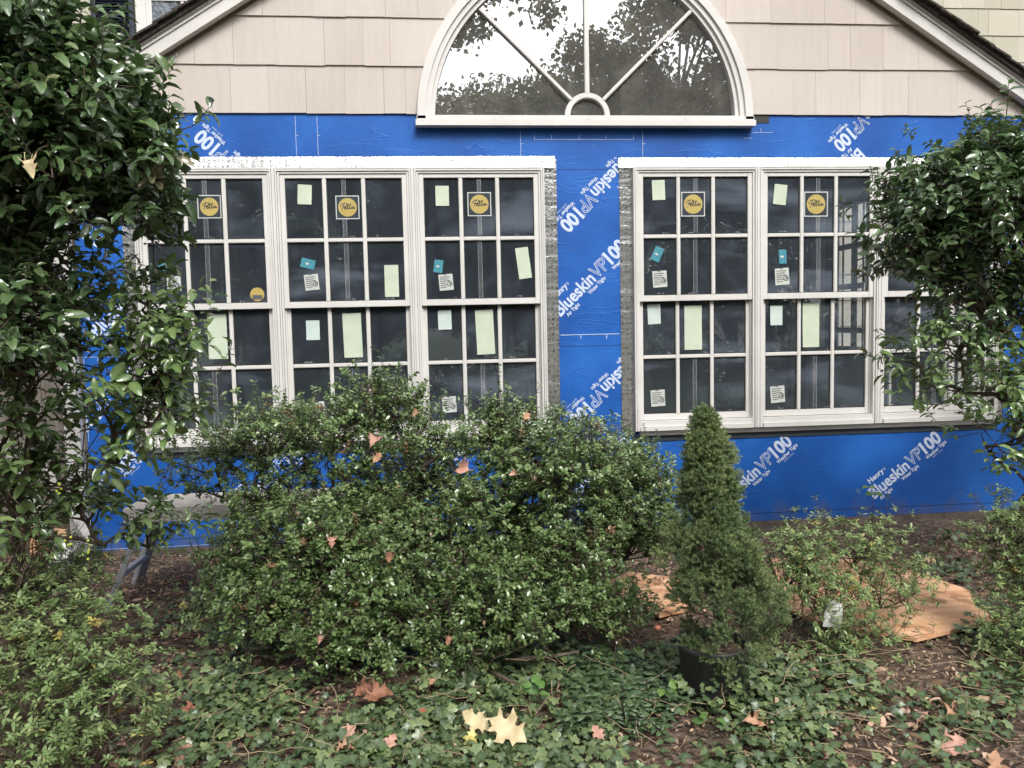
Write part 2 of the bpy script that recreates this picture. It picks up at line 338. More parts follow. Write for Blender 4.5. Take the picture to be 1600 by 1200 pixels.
M['litter'] = leafmat('leaf_litter', (.05, .032, .022), (.16, .105, .072), (.46, .33, .23), gain=1.05, coat=0, rough=.85, trans=.02, spec=.2)
M['litter2'] = leafmat('dry_leaf_bits', (.10, .06, .04), (.26, .17, .11), (.50, .35, .26), gain=1.25, rough=.8, trans=.1, spec=.2)
M['treeleaf'] = leafmat('tree_leaf', (.08, .09, .05), (.125, .13, .075), (.19, .17, .10), rough=.6, trans=.25)

# ------------------------------------------------------------------ foliage machinery
def nrm(a): return a/np.maximum(np.linalg.norm(a, axis=-1, keepdims=True), 1e-9)
def leaf_tmpl(outline, fold=.25, droop=.25, wave=0):
    """outline: [(x,halfwidth)] from base to tip (first and last width 0). returns verts, tris, midflag"""
    v = []; mid = []; f = []
    n = len(outline)
    for i, (x, hw) in enumerate(outline):
        z = -droop*x*x
        v.append((x, 0, z)); mid.append(1)
        if 0 < i < n-1:
            zz = z+fold*hw + (wave if i % 2 else -wave)
            v.append((x, hw, zz)); v.append((x, -hw, zz)); mid += [0, 0]
    idx = lambda i: 0 if i == 0 else 1+3*(i-1)
    for i in range(n-1):
        a = idx(i); c = idx(i+1)
        if i == 0: f += [(a, c, c+1), (a, c+2, c)]
        elif i == n-2: f += [(a, c, a+1), (a, a+2, c)]
        else: f += [(a, c, c+1), (a, c+1, a+1), (a, a+2, c+2), (a, c+2, c)]
    return np.array(v, float), np.array(f), np.array(mid, float)
T_HOLLY = leaf_tmpl([(0, 0), (.10, .05), (.26, .17), (.42, .215), (.6, .23), (.76, .20), (.93, .10), (1.0, 0)], fold=.55, droop=.38, wave=.022)
T_BOX = leaf_tmpl([(0, 0), (.3, .25), (.65, .28), (1, 0)], fold=.35, droop=.15)
T_AZ = leaf_tmpl([(0, 0), (.35, .16), (.7, .20), (1, 0)], fold=.3, droop=.22)
T_VIN = leaf_tmpl([(0, 0), (.2, .14), (.45, .22), (.75, .15), (1, 0)], fold=.3, droop=.3)
T_WEED = leaf_tmpl([(0, 0), (.15, .22), (.4, .36), (.7, .26), (.88, .1), (1, 0)], fold=.18, droop=.25)
def poly_tmpl(pts, z=lambda x, y: 0, centre=(.45, 0)):
    v = [(centre[0], centre[1], z(*centre))]+[(x, y, z(x, y)) for x, y in pts]
    n = len(pts); f = [(0, 1+i, 1+(i+1) % n) for i in range(n)]
    return np.array(v, float), np.array(f), np.array([1]+[0]*n, float)
_iv = [(.0, 0), (-.12, .22), (.02, .5), (.22, .36), (.52, .52), (.62, .22), (1.0, 0), (.62, -.22), (.52, -.52), (.22, -.36), (.02, -.5), (-.12, -.22)]
T_IVY = poly_tmpl(_iv, lambda x, y: -.18*(x-.35)**2-.22*y*y+.05*math.sin(9*x), (.3, 0))
T_NEED = (np.array([(0, -.11, 0), (0, .11, 0), (1, 0, 0)], float), np.array([(0, 1, 2)]), np.array([0, 0, 0.]))
T_LIT = poly_tmpl([(0, 0), (.25, .16), (.6, .22), (.85, .1), (1, -.02), (.7, -.18), (.45, -.12), (.15, -.1)], lambda x, y: .5*y*y+.16*math.sin(5*x), (.5, 0))
T_TREE = (np.array([(0, 0, 0), (.45, .34, .05), (1, 0, 0), (.5, -.3, .05)], float), np.array([(0, 1, 2), (0, 2, 3)]), np.zeros(4))

def leaves(name, tmpl, Pn, D, Nn, S, mat, parent=None, rnd=None):
    tv, tf, tm = tmpl; n = len(Pn)
    D = nrm(D); Y = nrm(np.cross(Nn, D)); Z = np.cross(D, Y)
    S = np.asarray(S).reshape(-1, 1)*np.ones((n, 1))
    wv = RNG.uniform(.85, 1.15, (n, 1))
    V = Pn[:, None, :] + S[:, None]*(tv[None, :, 0:1]*D[:, None] + (wv[:, None]*tv[None, :, 1:2])*Y[:, None] + tv[None, :, 2:3]*Z[:, None])
    nv = tv.shape[0]; F = (tf[None]+(np.arange(n)*nv)[:, None, None]).reshape(-1, 3)
    me = bpy.data.meshes.new(name); me.vertices.add(n*nv); me.vertices.foreach_set('co', V.reshape(-1).astype(np.float32))
    nf = len(F); me.loops.add(nf*3); me.polygons.add(nf)
    me.loops.foreach_set('vertex_index', F.reshape(-1).astype(np.int32))
    me.polygons.foreach_set('loop_start', (np.arange(nf)*3).astype(np.int32))
    me.polygons.foreach_set('use_smooth', np.ones(nf, bool))
    me.update(calc_edges=True)
    if rnd is None: rnd = RNG.random(n)
    a = me.attributes.new('rnd', 'FLOAT', 'POINT'); a.data.foreach_set('value', np.repeat(rnd, nv).astype(np.float32))
    a = me.attributes.new('mid', 'FLOAT', 'POINT'); a.data.foreach_set('value', (np.tile(tm, n)*.8).astype(np.float32))
    return link(name, me, mat, parent)

def segs_mesh(name, A, B, ra, rb, mat, parent=None, sides=4):
    A = np.array(A, float); B = np.array(B, float); n = len(A); ra = np.ones(n)*ra; rb = np.ones(n)*rb
    T = nrm(B-A); ref = np.where(np.abs(T[:, 2:3]) < .9, np.array([[0, 0, 1.]]), np.array([[1., 0, 0]]))
    a = nrm(np.cross(T, ref)); b = np.cross(T, a)
    th = 2*np.pi*np.arange(sides)/sides
    c = np.cos(th)[None, :, None]*a[:, None]+np.sin(th)[None, :, None]*b[:, None]
    V = np.concatenate([A[:, None]+c*ra[:, None, None], B[:, None]+c*rb[:, None, None]], 1)
    k = np.arange(sides); q = np.stack([k, (k+1) % sides, (k+1) % sides+sides, k+sides], 1)
    F = (q[None]+(np.arange(n)*2*sides)[:, None, None]).reshape(-1, 4)
    me = bpy.data.meshes.new(name); me.vertices.add(n*2*sides); me.vertices.foreach_set('co', V.reshape(-1).astype(np.float32))
    me.loops.add(len(F)*4); me.polygons.add(len(F)); me.loops.foreach_set('vertex_index', F.reshape(-1).astype(np.int32))
    me.polygons.foreach_set('loop_start', (np.arange(len(F))*4).astype(np.int32)); me.polygons.foreach_set('use_smooth', np.ones(len(F), bool))
    me.update(calc_edges=True)
    return link(name, me, mat, parent)

def bent(a, b, n, jit):
    a = np.array(a, float); b = np.array(b, float); t = np.linspace(0, 1, n+1)[:, None]
    p = a+(b-a)*t; L = np.linalg.norm(b-a); p[1:-1] += RNG.normal(0, jit*L, (n-1, 3)); return p

def shrub(root, blobs, base, tmpl, lmat, leaf, twiglen, per_twig, clumps_per, twigs_per, stems=6, spread=.5, up=.5, leafspread=.85, lname='foliage',
          sname='branches', clump_r=.09, stem_r=.012, bmat=None, whorl=False, flat=.7, huebias=None, njit=.38):
    """blobs: [(centre, (rx,ry,rz), weight)]"""
    A = []; B = []; ra = []; rb = []
    tp = []; td = []; base = np.array(base, float)
    def chain(p, r0, r1):
        for i in range(len(p)-1):
            t0 = i/(len(p)-1); t1 = (i+1)/(len(p)-1)
            A.append(p[i]); B.append(p[i+1]); ra.append(r0+(r1-r0)*t0); rb.append(r0+(r1-r0)*t1)
    hubs = []
    for c, r, wgt in sorted(blobs, key=lambda q: np.linalg.norm(np.array(q[0])-base)):
        c = np.array(c, float); r = np.array(r, float)
        end = c-np.array([0, 0, r[2]*.35]); start = base+RNG.normal(0, .03, 3)*[1, 1, 0]; r0 = stem_r
        if len(hubs) >= 2:
            h = min(hubs, key=lambda q: np.linalg.norm(q-end)+.35*max(0, q[2]-end[2]))
            if np.linalg.norm(h-end) < np.linalg.norm(start-end): start = h; r0 = stem_r*.62
        main = bent(start, end, 5, .05); chain(main, r0, stem_r*.45); hubs.append(main[3]); hubs.append(main[5])
        for _ in range(max(1, int(clumps_per*wgt))):
            u = nrm(RNG.normal(size=3)); 
            if u[2] < -.4: u[2] *= -.5
            cc = c+u*r*(.5+.5*RNG.random()**.6)
            hub = main[RNG.integers(3, 6)]
            lim = bent(hub, cc, 3, .06); chain(lim, stem_r*.42, stem_r*.18)
            k = int(twigs_per*RNG.uniform(.6, 1.4))
            p = cc+RNG.normal(0, clump_r, (k, 3))
            d = nrm(u*spread+np.array([0, 0, up])+RNG.normal(0, .45, (k, 3)))
            tp.append(p); td.append(d)
            st = cc+(p-cc)*.1
            for i in range(0, k, 2): A.append(st[i]-np.array([0, 0, .0])); B.append(p[i]); ra.append(stem_r*.16); rb.append(stem_r*.12)
    tp = np.concatenate(tp); td = np.concatenate(td); nT = len(tp)
    L = twiglen*RNG.uniform(.6, 1.25, nT)
    for i in range(nT): A.append(tp[i]); B.append(tp[i]+td[i]*L[i]); ra.append(stem_r*.11); rb.append(stem_r*.07)
    segs_mesh(sname, A, B, np.array(ra), np.array(rb), bmat or M['twig'], root)
    k = per_twig
    t = (np.arange(k)+.6)/k
    if whorl: t = .55+.45*t
    ph = np.arange(k)*2.4
    ref = nrm(np.cross(td, RNG.normal(size=(nT, 3)))); ref2 = np.cross(td, ref)
    Pn = tp[:, None]+td[:, None]*(L[:, None]*t[None])[..., None]
    side = ref[:, None]*np.cos(ph)[None, :, None]+ref2[:, None]*np.sin(ph)[None, :, None]
    D = td[:, None]*(1-leafspread*.6)+side*leafspread
    D[..., 2] *= flat
    D = D.reshape(-1, 3)+RNG.normal(0, .12, (nT*k, 3)); Pn = Pn.reshape(-1, 3)
    Nn = np.array([0, -.15, 1.])+RNG.normal(0, njit, (nT*k, 3))+.35*np.repeat(td, k, 0)
    S = leaf*RNG.uniform(.48, 1.25, nT*k)*np.repeat(RNG.uniform(.8, 1.15, nT), k)
    clump = np.repeat(RNG.random(nT), k)
    rnd = np.clip(.45*clump+.55*RNG.random(nT*k), 0, .96)
    odd = (RNG.random(nT*k) < .006) | np.repeat(RNG.random(nT) < .012, k); rnd[odd] = 1.
    if huebias is not None: rnd = np.clip(rnd+huebias, 0, 1)
    leaves(lname, tmpl, Pn, D, Nn, S, lmat, root, rnd)
    return tp

# ------------------------------------------------------------------ GROUND
def hnoise(x, y): return .018*math.sin(2.3*x+1.1*y)+.014*math.sin(4.1*y-1.7*x+2)+.008*math.sin(9*x+3)+.007*math.sin(11*y+5*x)
xs = sorted(set([-90, -60, -40, -25, -15, -10, -7]+[round(-5+.1*i, 2) for i in range(111)]+[7.5, 10, 15, 25, 40, 60, 90]))
ys = sorted(set([-90, -60, -40, -25, -18, -13, -10, -8]+[round(-6.5+.1*i, 2) for i in range(76)]+[2, 4, 8, 20, 50, 90]))
def gz(x, y):
    near = max(0, 1-max(abs(x-.5)-5, 0)/2)*max(0, 1-max(abs(y+2.5)-3.5, 0)/2)
    return hnoise(x, y)*near
v = [(x, y, gz(x, y)) for y in ys for x in xs]; nx = len(xs)
fcs = [(j*nx+i, j*nx+i+1, (j+1)*nx+i+1, (j+1)*nx+i) for j in range(len(ys)-1) for i in range(nx-1)]
me = bpy.data.meshes.new('ground'); me.from_pydata(v, [], fcs); me.shade_smooth(); g = link('ground', me, M['soil']); tag(g, kind='structure')
me = bpy.data.meshes.new('lawn'); me.from_pydata([(-90, -90, .03), (90, -90, .03), (90, -7, .03), (-90, -7, .03)], [], [(0, 1, 2, 3)]); tag(link('lawn', me, M['lawn']), kind='structure')

# ------------------------------------------------------------------ HOUSE
X0, X1 = -2.25, 4.23; ZS = 2.832; CXA, CZA, RA = 1.02, 2.79, 1.11
LB = [P(212, 380, -.03).x, P(432, 400, -.03).x, P(648, 400, -.03).x, P(852, 400, -.03).x]
RB = [P(990, 400, -.03).x, P(1184, 400, -.03).x, P(1373.5, 400, -.03).x, P(1558, 550, -.03).x]
WZ0, WZ1 = .725, 2.487
house = empty('house', (1, 2, 0), 'beige shingled gable house wing wrapped below in blue membrane with new white windows', 'house')

# membrane wall with window openings
mb = MB()
spans = [(X0, LB[0]), (LB[0], LB[3]), (LB[3], RB[0]), (RB[0], RB[3]), (RB[3], X1)]
for i, (a, c) in enumerate(spans):
    if i in (1, 3): mb.box(a, c, 0, .03, .06, WZ0+.01); mb.box(a, c, 0, .03, WZ1-.01, 2.80)
    else: mb.box(a, c, 0, .03, .06, 2.80)
mb.box(X0, CXA-RA+.04, 0, .03, 2.80, 3.0); mb.box(CXA+RA-.04, X1, 0, .03, 2.80, 3.0)
mb.box(X0-.003, X0+.03, .03, 3.5, .06, 3.0); mb.box(X1-.03, X1+.003, .03, .15, .06, 3.0)
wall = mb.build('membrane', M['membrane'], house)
wall['label'] = 'bright blue weather membrane with white diagonal lettering'
mb = MB(); mb.box(X0+.02, X1-.02, -.012, .2, -.1, .058); mb.build('foundation', M['found'], house)

# gable backing + interior
def prism_xz(pts, y0, y1):
    m_ = MB(); m_.poly([(x, y0, z) for x, z in pts], (0, y1-y0, 0)); return m_
APX, SL = .988, .628
def rake_low(x): return 4.80-SL*abs(x-APX)       # lower edge of the rake board (at y=-.2)
def cutter(r):
    seg = 64
    pts = [(CXA+r*math.cos(math.pi*i/seg), CZA+r*math.sin(math.pi*i/seg)) for i in range(seg+1)]
    o = link('tmp_cut', prism_xz(pts, -.3, .3).mesh('tmp_cut'), M['gap']); return o
def boolcut(o, c):
    m_ = o.modifiers.new('b', 'BOOLEAN'); m_.object = c; m_.operation = 'DIFFERENCE'; m_.solver = 'EXACT'
    dg = bpy.context.evaluated_depsgraph_get(); me = bpy.data.meshes.new_from_object(o.evaluated_get(dg)); o.modifiers.clear(); o.data = me
cut = cutter(RA-.05)
back = prism_xz([(X0, 2.81), (X1, 2.81), (X1, rake_low(X1)+.03), (APX, 4.83), (X0, rake_low(X0)+.03)], .025, .05).build('gable_sheathing', M['sheath'], house)
boolcut(back, cut)

def shingle_field(name, mat, x0, x1, z0, nc, expo, y, keep, seedv, gap=.0025, wmin=.09, wmax=.3, hole=None):
    rg = random.Random(seedv); V = []; F = []; att = []
    for c in range(nc):
        zb = z0+c*expo; zt = zb+expo+.025; x = x0-rg.random()*.1
        while x < x1:
            wd = rg.choice((rg.uniform(wmin, wmax*.7), rg.uniform(wmax*.5, wmax)))
            a, b_ = x, x+wd-(gap if rg.random() < .7 else .0008); x += wd
            if not keep((a+b_)/2, zb): continue
            dz = rg.uniform(-.0022, .0022); dz2 = dz+rg.uniform(-.0018, .0018); th = .013+rg.uniform(-.001, .0015); lean = rg.uniform(-.0008, .0008); tint = rg.random()
            cols_ = [(a, b_, zb)]
            if hole and (min(abs(a-hole[0]), abs(b_-hole[0])) < hole[2] or (a < hole[0] < b_)):
                k_ = max(1, int((b_-a)/.008)); cols_ = []
                for i_ in range(k_):
                    ca, cb = a+(b_-a)*i_/k_, a+(b_-a)*(i_+1)/k_; dd = abs((ca+cb)/2-hole[0])
                    cols_.append((ca, cb, max(zb, hole[1]+math.sqrt(hole[2]**2-dd*dd)) if dd < hole[2] else zb))
            for ca, cb, cz in cols_:
                if cz >= zt-.004: continue
                q_ = (cz-zb)/(zt-zb); f0 = y-(th*(1-q_)+.002*q_); n = len(V); e0 = dz+(dz2-dz)*(ca-a)/(b_-a) if cz == zb else 0; e1 = dz+(dz2-dz)*(cb-a)/(b_-a) if cz == zb else 0
                V += [(ca, f0, cz+e0), (cb, f0, cz+e1), (cb, y, cz+e1), (ca, y, cz+e0), (ca, y-.002, zt), (cb, y-.002, zt), (cb, y+.003, zt), (ca, y+.003, zt)]
                F += [(n,n+3,n+2,n+1),(n+4,n+5,n+6,n+7),(n,n+1,n+5,n+4),(n+1,n+2,n+6,n+5),(n+2,n+3,n+7,n+6),(n+3,n,n+4,n+7)]
                att += [tint]*8
    me = bpy.data.meshes.new(name); me.from_pydata(V, [], F); a = me.attributes.new('rnd', 'FLOAT', 'POINT'); a.data.foreach_set('value', att)
    return link(name, me, mat, house)
sh = shingle_field('shingle_siding', M['shingle'], X0, X1, ZS, 7, .300, .0, lambda x, z: z < rake_low(x)+.1, 3, gap=.0014, wmin=.12, wmax=.38, hole=(CXA, CZA, RA-.03))
bm = bmesh.new(); bm.from_mesh(sh.data)
for sgn in (-1, 1):
    pl = Vector((APX, 0, 4.86)); no = Vector((sgn*SL, 0, 1)).normalized()
    bmesh.ops.bisect_plane(bm, geom=bm.verts[:]+bm.edges[:]+bm.faces[:], plane_co=pl, plane_no=no, clear_outer=True)
bm.to_mesh(sh.data); bm.free()
for o in [o for o in bpy.data.objects if o.name.startswith('tmp_cut')]: bpy.data.objects.remove(o)

# rake boards, mouldings, roof
def rake(sgn):
    out = []
    xe = APX+sgn*3.6
    def strip(lo, hi, y0, y1):
        pts = []
        for x, o_ in ((APX, lo), (xe, lo), (xe, hi), (APX, hi)): pts.append((x, 4.80-SL*abs(x-APX)+o_))
        return prism_xz(pts if sgn > 0 else pts[::-1], y0, y1)
    for lo, hi, y0 in ((.032, .112, -.080), (.112, .122, -.090), (.122, .136, -.086), (.136, .150, -.098)):
        out.append(strip(lo, hi, y0, -.04))
    m_ = MB()
    for s_ in out:
        n = len(m_.v); m_.v += s_.v; m_.f += [tuple(i+n for i in f) for f in s_.f]
    m_.build('rake_board', M['trim'], house)
    strip(.032, .05, -.04, .0).build('soffit', M['trim'], house)
    strip(.014, .05, -.024, -.014).build('rake_shadow_strip', M['stud'], house)  # brown strip painted in as the shadow line under the rake board
    # roof slab with ragged shingle courses at the edge
    rs = strip(.1505, .180, -.122, 3.5)
    rr = random.Random(5+sgn); L = 3.6/math.cos(math.atan(SL)); n = int(L/.14)
    for i in range(n):
        x = APX+sgn*(i+.5)*3.6/n; z = 4.80-SL*abs(x-APX)+.187+.004*rr.random()
        rot = Matrix.Rotation(math.atan(SL)*sgn, 4, 'Y')
        rs.obox(Matrix.Translation((x, 1.68, z)) @ rot @ Matrix.Rotation(R(-3*sgn), 4, 'Y'), .17, 3.66+rr.uniform(-.02, .03), .012)
    rs.build('roof', M['roofshingle'], house)
rake(-1); rake(1)

# arched window
aw_y = -.02
def arc_band(r0, r1, y0, y1, seg=72, a0=0, a1=math.pi, zc=CZA):
    m_ = MB(); 
    for i in range(seg+1):
        a = a0+(a1-a0)*i/seg; c, s = math.cos(a), math.sin(a)
        for r, y in ((r0, y0), (r1, y0), (r1, y1), (r0, y1)): m_.v.append((CXA+r*c, y, zc+r*s))
    for i in range(seg):
        for k in range(4): m_.f.append((i*4+k, i*4+(k+1) % 4, (i+1)*4+(k+1) % 4, (i+1)*4+k))
    m_.f.append((0, 1, 2, 3)); m_.f.append((seg*4+3, seg*4+2, seg*4+1, seg*4)); return m_
def merge(*ms):
    o = MB()
    for s_ in ms:
        n = len(o.v); o.v += s_.v; o.f += [tuple(i+n for i in f) for f in s_.f]
    return o
arch = merge(arc_band(RA-.052, RA, -.060, .03), arc_band(RA-.085, RA-.052, -.044, .03), arc_band(RA-.112, RA-.085, -.026, .03))
arch.box(CXA-RA-.012, CXA+RA+.012, -.072, .03, CZA-.045, CZA-.008).box(CXA-RA-.004, CXA+RA+.004, -.06, .03, CZA-.008, CZA+.018).box(CXA-RA+.05, CXA+RA-.05, -.035, .03, CZA+.018, CZA+.028)
af = arch.build('arched_window', M['trim'], house)
af['label'] = 'half round fan window with white curved casing and sunburst muntins'
zb = CZA+.028
m_ = arc_band(.115, .150, -.022, .0, seg=24, zc=zb)
for ang, r1 in ((90, RA-.11), (135, RA-.13), (45, RA-.12)):
    a = R(ang); p0 = Vector((CXA+.145*math.cos(a), -.011, zb+.145*math.sin(a))); p1 = Vector((CXA+r1*math.cos(a), -.011, zb-.02+r1*math.sin(a)))
    m_.beam(p0, p1, .030, .022, 0)
m_.build('sunburst_muntins', M['trim'], af, bevel=.004)
seg = 64; pts = [(CXA+(RA-.10)*math.cos(math.pi*i/seg), CZA+.02+(RA-.115)*math.sin(math.pi*i/seg)) for i in range(seg+1)]
prism_xz(pts, .004, .010).build('arched_glass', M['archglass'], af)
for x in (-.62, .0, .65): MB().tube([(CXA+x, -.064, CZA+.004), (CXA+x, -.060, CZA+.004)], .008, 10).build('screw_cap', M['trim'], af)
MB().box(CXA+RA+.02, CXA+RA+.13, -.004, .0, CZA-.01, CZA+.05).build('felt_patch', M['gap'], house)

# double hung windows -------------------------------------------------
def window(xl, xr, label):
    W = xr-xl
    f = MB()
    prof = [(0, .009, -.046), (.009, .012, -.034), (.012, .022, -.046), (.022, .025, -.030), (.025, .037, -.038)]
    for a, b_, y in prof:
        f.box(xl+a, xl+b_, y, .06, WZ0, WZ1); f.box(xr-b_, xr-a, y, .06, WZ0, WZ1)
        f.box(xl+b_, xr-b_, y+.0005, .06, WZ1-b_, WZ1-a)
    f.box(xl+.0371, xr-.0371, -.05, .06, WZ0, WZ0+.030); f.box(xl+.0371, xr-.0371, -.036, .06, WZ0+.030, WZ0+.064)
    f.box(xl+.037, xl+.046, -.008, .06, WZ0+.064, WZ1-.037); f.box(xr-.046, xr-.037, -.008, .06, WZ0+.064, WZ1-.037)
    fr = f.build('window', M['frame'], house); fr['label'] = label
    a, c = xl+.038, xr-.038
    def sash(name, z0, z1, y, bot, top, st=.031):
        s = MB(); th = .03
        s.box(a, a+st, y, y+th, z0, z1); s.box(c-st, c, y, y+th, z0, z1)
        s.box(a+st, c-st, y+.001, y+th, z0, z0+bot); s.box(a+st, c-st, y+.001, y+th, z1-top, z1)
        gx0, gx1, g0, g1 = a+st, c-st, z0+bot, z1-top
        o = s.build(name, M['frame'], fr, bevel=.0022)
        # muntins: rounded bars
        s2 = MB()
        for k in (1, 2):
            x = gx0+(gx1-gx0)*k/3; s2.box(x-.0125, x+.0125, y-.001, y+.012, g0-.001, g1+.001)
        zc = (g0+g1)/2; xs_ = [gx0]+[gx0+(gx1-gx0)*k/3 for k in (1, 2)]+[gx1]
        for k in range(3):
            s2.box(xs_[k]-(.001 if k == 0 else -.012), xs_[k+1]+(.001 if k == 2 else -.012), y-.0005, y+.012, zc-.0125, zc+.0125)
        s2.build('muntins', M['frame'], fr, bevel=.004)
        # dark spacer line round each pane, and glass
        sp = MB()
        zz = [g0, zc-.0125, zc+.0125, g1]
        for k in range(3):
            pa = xs_[k]+(.0125 if k else 0); pb = xs_[k+1]-(.0125 if k < 2 else 0)
            for (u0, u1) in ((zz[0], zz[1]), (zz[2], zz[3])):
                t = .006
                sp.box(pa, pa+t, y+.0145, y+.0155, u0, u1); sp.box(pb-t, pb, y+.0145, y+.0155, u0, u1); sp.box(pa+t, pb-t, y+.0145, y+.0155, u1-t, u1); sp.box(pa+t, pb-t, y+.0145, y+.0155, u0, u0+t)
        sp.build('glazing_spacer', M['gap'], fr)
        MB().box(gx0-.003, gx1+.003, y+.016, y+.019, g0-.003, g1+.003).build('glass', M['glass'], fr)
        return (xs_, zz, y+.0140)
    ls = sash('lower_sash', WZ0+.066, 1.632, .004, .042, .020)
    us = sash('upper_sash', 1.598, WZ1-.038, -.030, .040, .028)
    rg = random.Random(int(xl*100))
    # thin clear tape strips down the middle panes, torn plastic scraps along pane edges
    tp = MB(); tl = MB(); sc = MB()
    for S_, cells in ((us, (0, 2)), (ls, (0,))):
        for r_ in cells:
            xc = (S_[0][1]+S_[0][2])/2+rg.uniform(-.004, .004); z0, z1 = S_[1][r_]+.008, S_[1][r_+1]-.006; y = S_[2]
            MB().box(xc-.012, xc+.012, y-.0003, y+.0003, z0, z1).build('tape_strip', M['tape'], fr)
            for dx in (-.013, .0115): MB().box(xc+dx, xc+dx+.0016, y-.0008, y+.0003, z0, z1).build('tape_edge', M['filmedge'], fr)
        for k in range(3):
            for r_ in (0, 2):
                if rg.random() < .75:
                    x = rg.uniform(S_[0][k]+.03, S_[0][k+1]-.05); 
                    for q in range(rg.randint(2, 6)):
                        x += rg.uniform(.004, .014); z = S_[1][r_]+.008+rg.uniform(0, .004)
                        sc.poly([(x, S_[2]-.001, z), (x+rg.uniform(.004, .014), S_[2]-.001, z+rg.uniform(-.002, .003)), (x+rg.uniform(0, .01), S_[2]-.001, z+rg.uniform(.002, .008))], (0, .0006, 0))
    tag(sc.build('film_scraps', M['filmedge'], fr), kind='stuff')
    return fr, us, ls
left_lab = ['leftmost double hung window partly behind holly, with yellow sticker', 'double hung window between two others in left bank, teal sticker lying sideways', 'double hung window nearest the blue column on its left side']
right_lab = ['double hung window right of the blue column above the small spruce', 'double hung window with pale lattice visible through its right panes', 'rightmost double hung window mostly hidden by shrub']
WL = [window(LB[i], LB[i+1], left_lab[i]) for i in range(3)]
WR = [window(RB[i], RB[i+1], right_lab[i]) for i in range(3)]
WALL_W = WL+WR

# text to mesh
def text_mesh(txt, w_, h_, bold=0, outline=0, shear=0):
    cu = bpy.data.curves.new('t', 'FONT'); cu.body = txt; cu.size = 1; cu.shear = shear; cu.resolution_u = 3
    if outline: cu.fill_mode = 'NONE'; cu.bevel_depth = outline; cu.bevel_resolution = 0
    else: cu.offset = bold
    o = bpy.data.objects.new('t', cu); col.objects.link(o)
    dg = bpy.context.evaluated_depsgraph_get(); dg.update()
    me = bpy.data.meshes.new_from_object(o.evaluated_get(dg)); bpy.data.objects.remove(o)
    V = np.array([v.co[:] for v in me.vertices]); F = [tuple(p.vertices) for p in me.polygons]
    bpy.data.meshes.remove(me)
    mn = V.min(0); mx_ = V.max(0)
    # height fit uses the cap height of this font (~.73) so descenders keep their place
    V[:, 0] = (V[:, 0]-mn[0])/(mx_[0]-mn[0])*w_; V[:, 1] = V[:, 1]/.73*h_; V[:, 2] = np.maximum(V[:, 2], 0)*.08 if outline else 0
    return V, F
LOGO = []
def addt(txt, x, z, w_, h_, **k):
    V, F = text_mesh(txt, w_, h_, **k); V[:, 0] += x; V[:, 1] += z; LOGO.append((V, F))
addt('Blueskin', 0, 0, .345, .090, bold=.026)
addt('Henry', .045, .108, .135, .040, bold=.03); addt('®', .184, .112, .016, .022)
addt('VP', .350, 0, .128, .094, outline=.022)
addt('®', .478, .075, .014, .02)
addt('100', .492, 0, .158, .098, bold=.036)
addt('Air Tight', .035, -.038, .115, .026, bold=.03)
addt('Water Tight', .245, -.038, .155, .026, bold=.03)
addt('Weather Tight', .475, -.038, .19, .026, bold=.03)
addt('D779 / www.', .52, -.060, .09, .012)
LV = []; LF = []; n = 0
for V, F in LOGO: LV.append(V); LF += [tuple(i+n for i in f) for f in F]; n += len(V)
LV = np.concatenate(LV)
def logo(p0, p1, box=(X0, X1, .06, 2.83)):
    a = P(*p0, 0); b_ = P(*p1, 0); d = Vector((b_.x-a.x, 0, b_.z-a.z)); s = min(max(d.length/.65, .95), 1.08); d.normalize(); n_ = Vector((-d.z, 0, d.x))
    vv = [(a.x+s*(x*d.x+z*n_.x), -.0016-q_, a.z+s*(x*d.z+z*n_.z)) for x, z, q_ in LV]
    me = bpy.data.meshes.new('printed_lettering'); me.from_pydata(vv, [], LF)
    bm = bmesh.new(); bm.from_mesh(me)
    for co, no in (((box[0], 0, 0), (-1, 0, 0)), ((box[1], 0, 0), (1, 0, 0)), ((0, 0, box[2]), (0, 0, -1)), ((0, 0, box[3]), (0, 0, 1))):
        if bm.verts: bmesh.ops.bisect_plane(bm, geom=bm.verts[:]+bm.edges[:]+bm.faces[:], plane_co=co, plane_no=no, clear_outer=True)
    if bm.faces:
        bm.to_mesh(me); link('printed_lettering', me, M['whiteline'], wall)
    bm.free()
CB = (P(872, 400, 0).x-.06, 1.32, .06, 2.555)
logo((876, 495), (981, 387), CB); logo((976, 240), (873, 350), CB); logo((993, 548), (888, 653), CB)
TB = (X0, X1, 2.5, 2.83)
logo((434, 306), (333, 217), (-2.2, -.3, 2.5, 2.83)); logo((1400, 125), (1303, 222), TB); logo((1340, 231), (1240, 335), TB)
LBX = (X0, -1.9, .06, 2.83)
logo((240, 262), (138, 372), LBX); logo((153, 527), (256, 420), LBX); logo((222, 555), (118, 662), LBX); logo((110, 820), (216, 712), (X0, X1, .06, .7))
BB = (X0, X1, .06, .69)
logo((1133, 792), (1239, 692), BB); logo((1366, 780), (1472, 687), BB); logo((372, 803), (478, 700), BB); logo((632, 798), (738, 696), BB); logo((884, 795), (990, 695), BB)
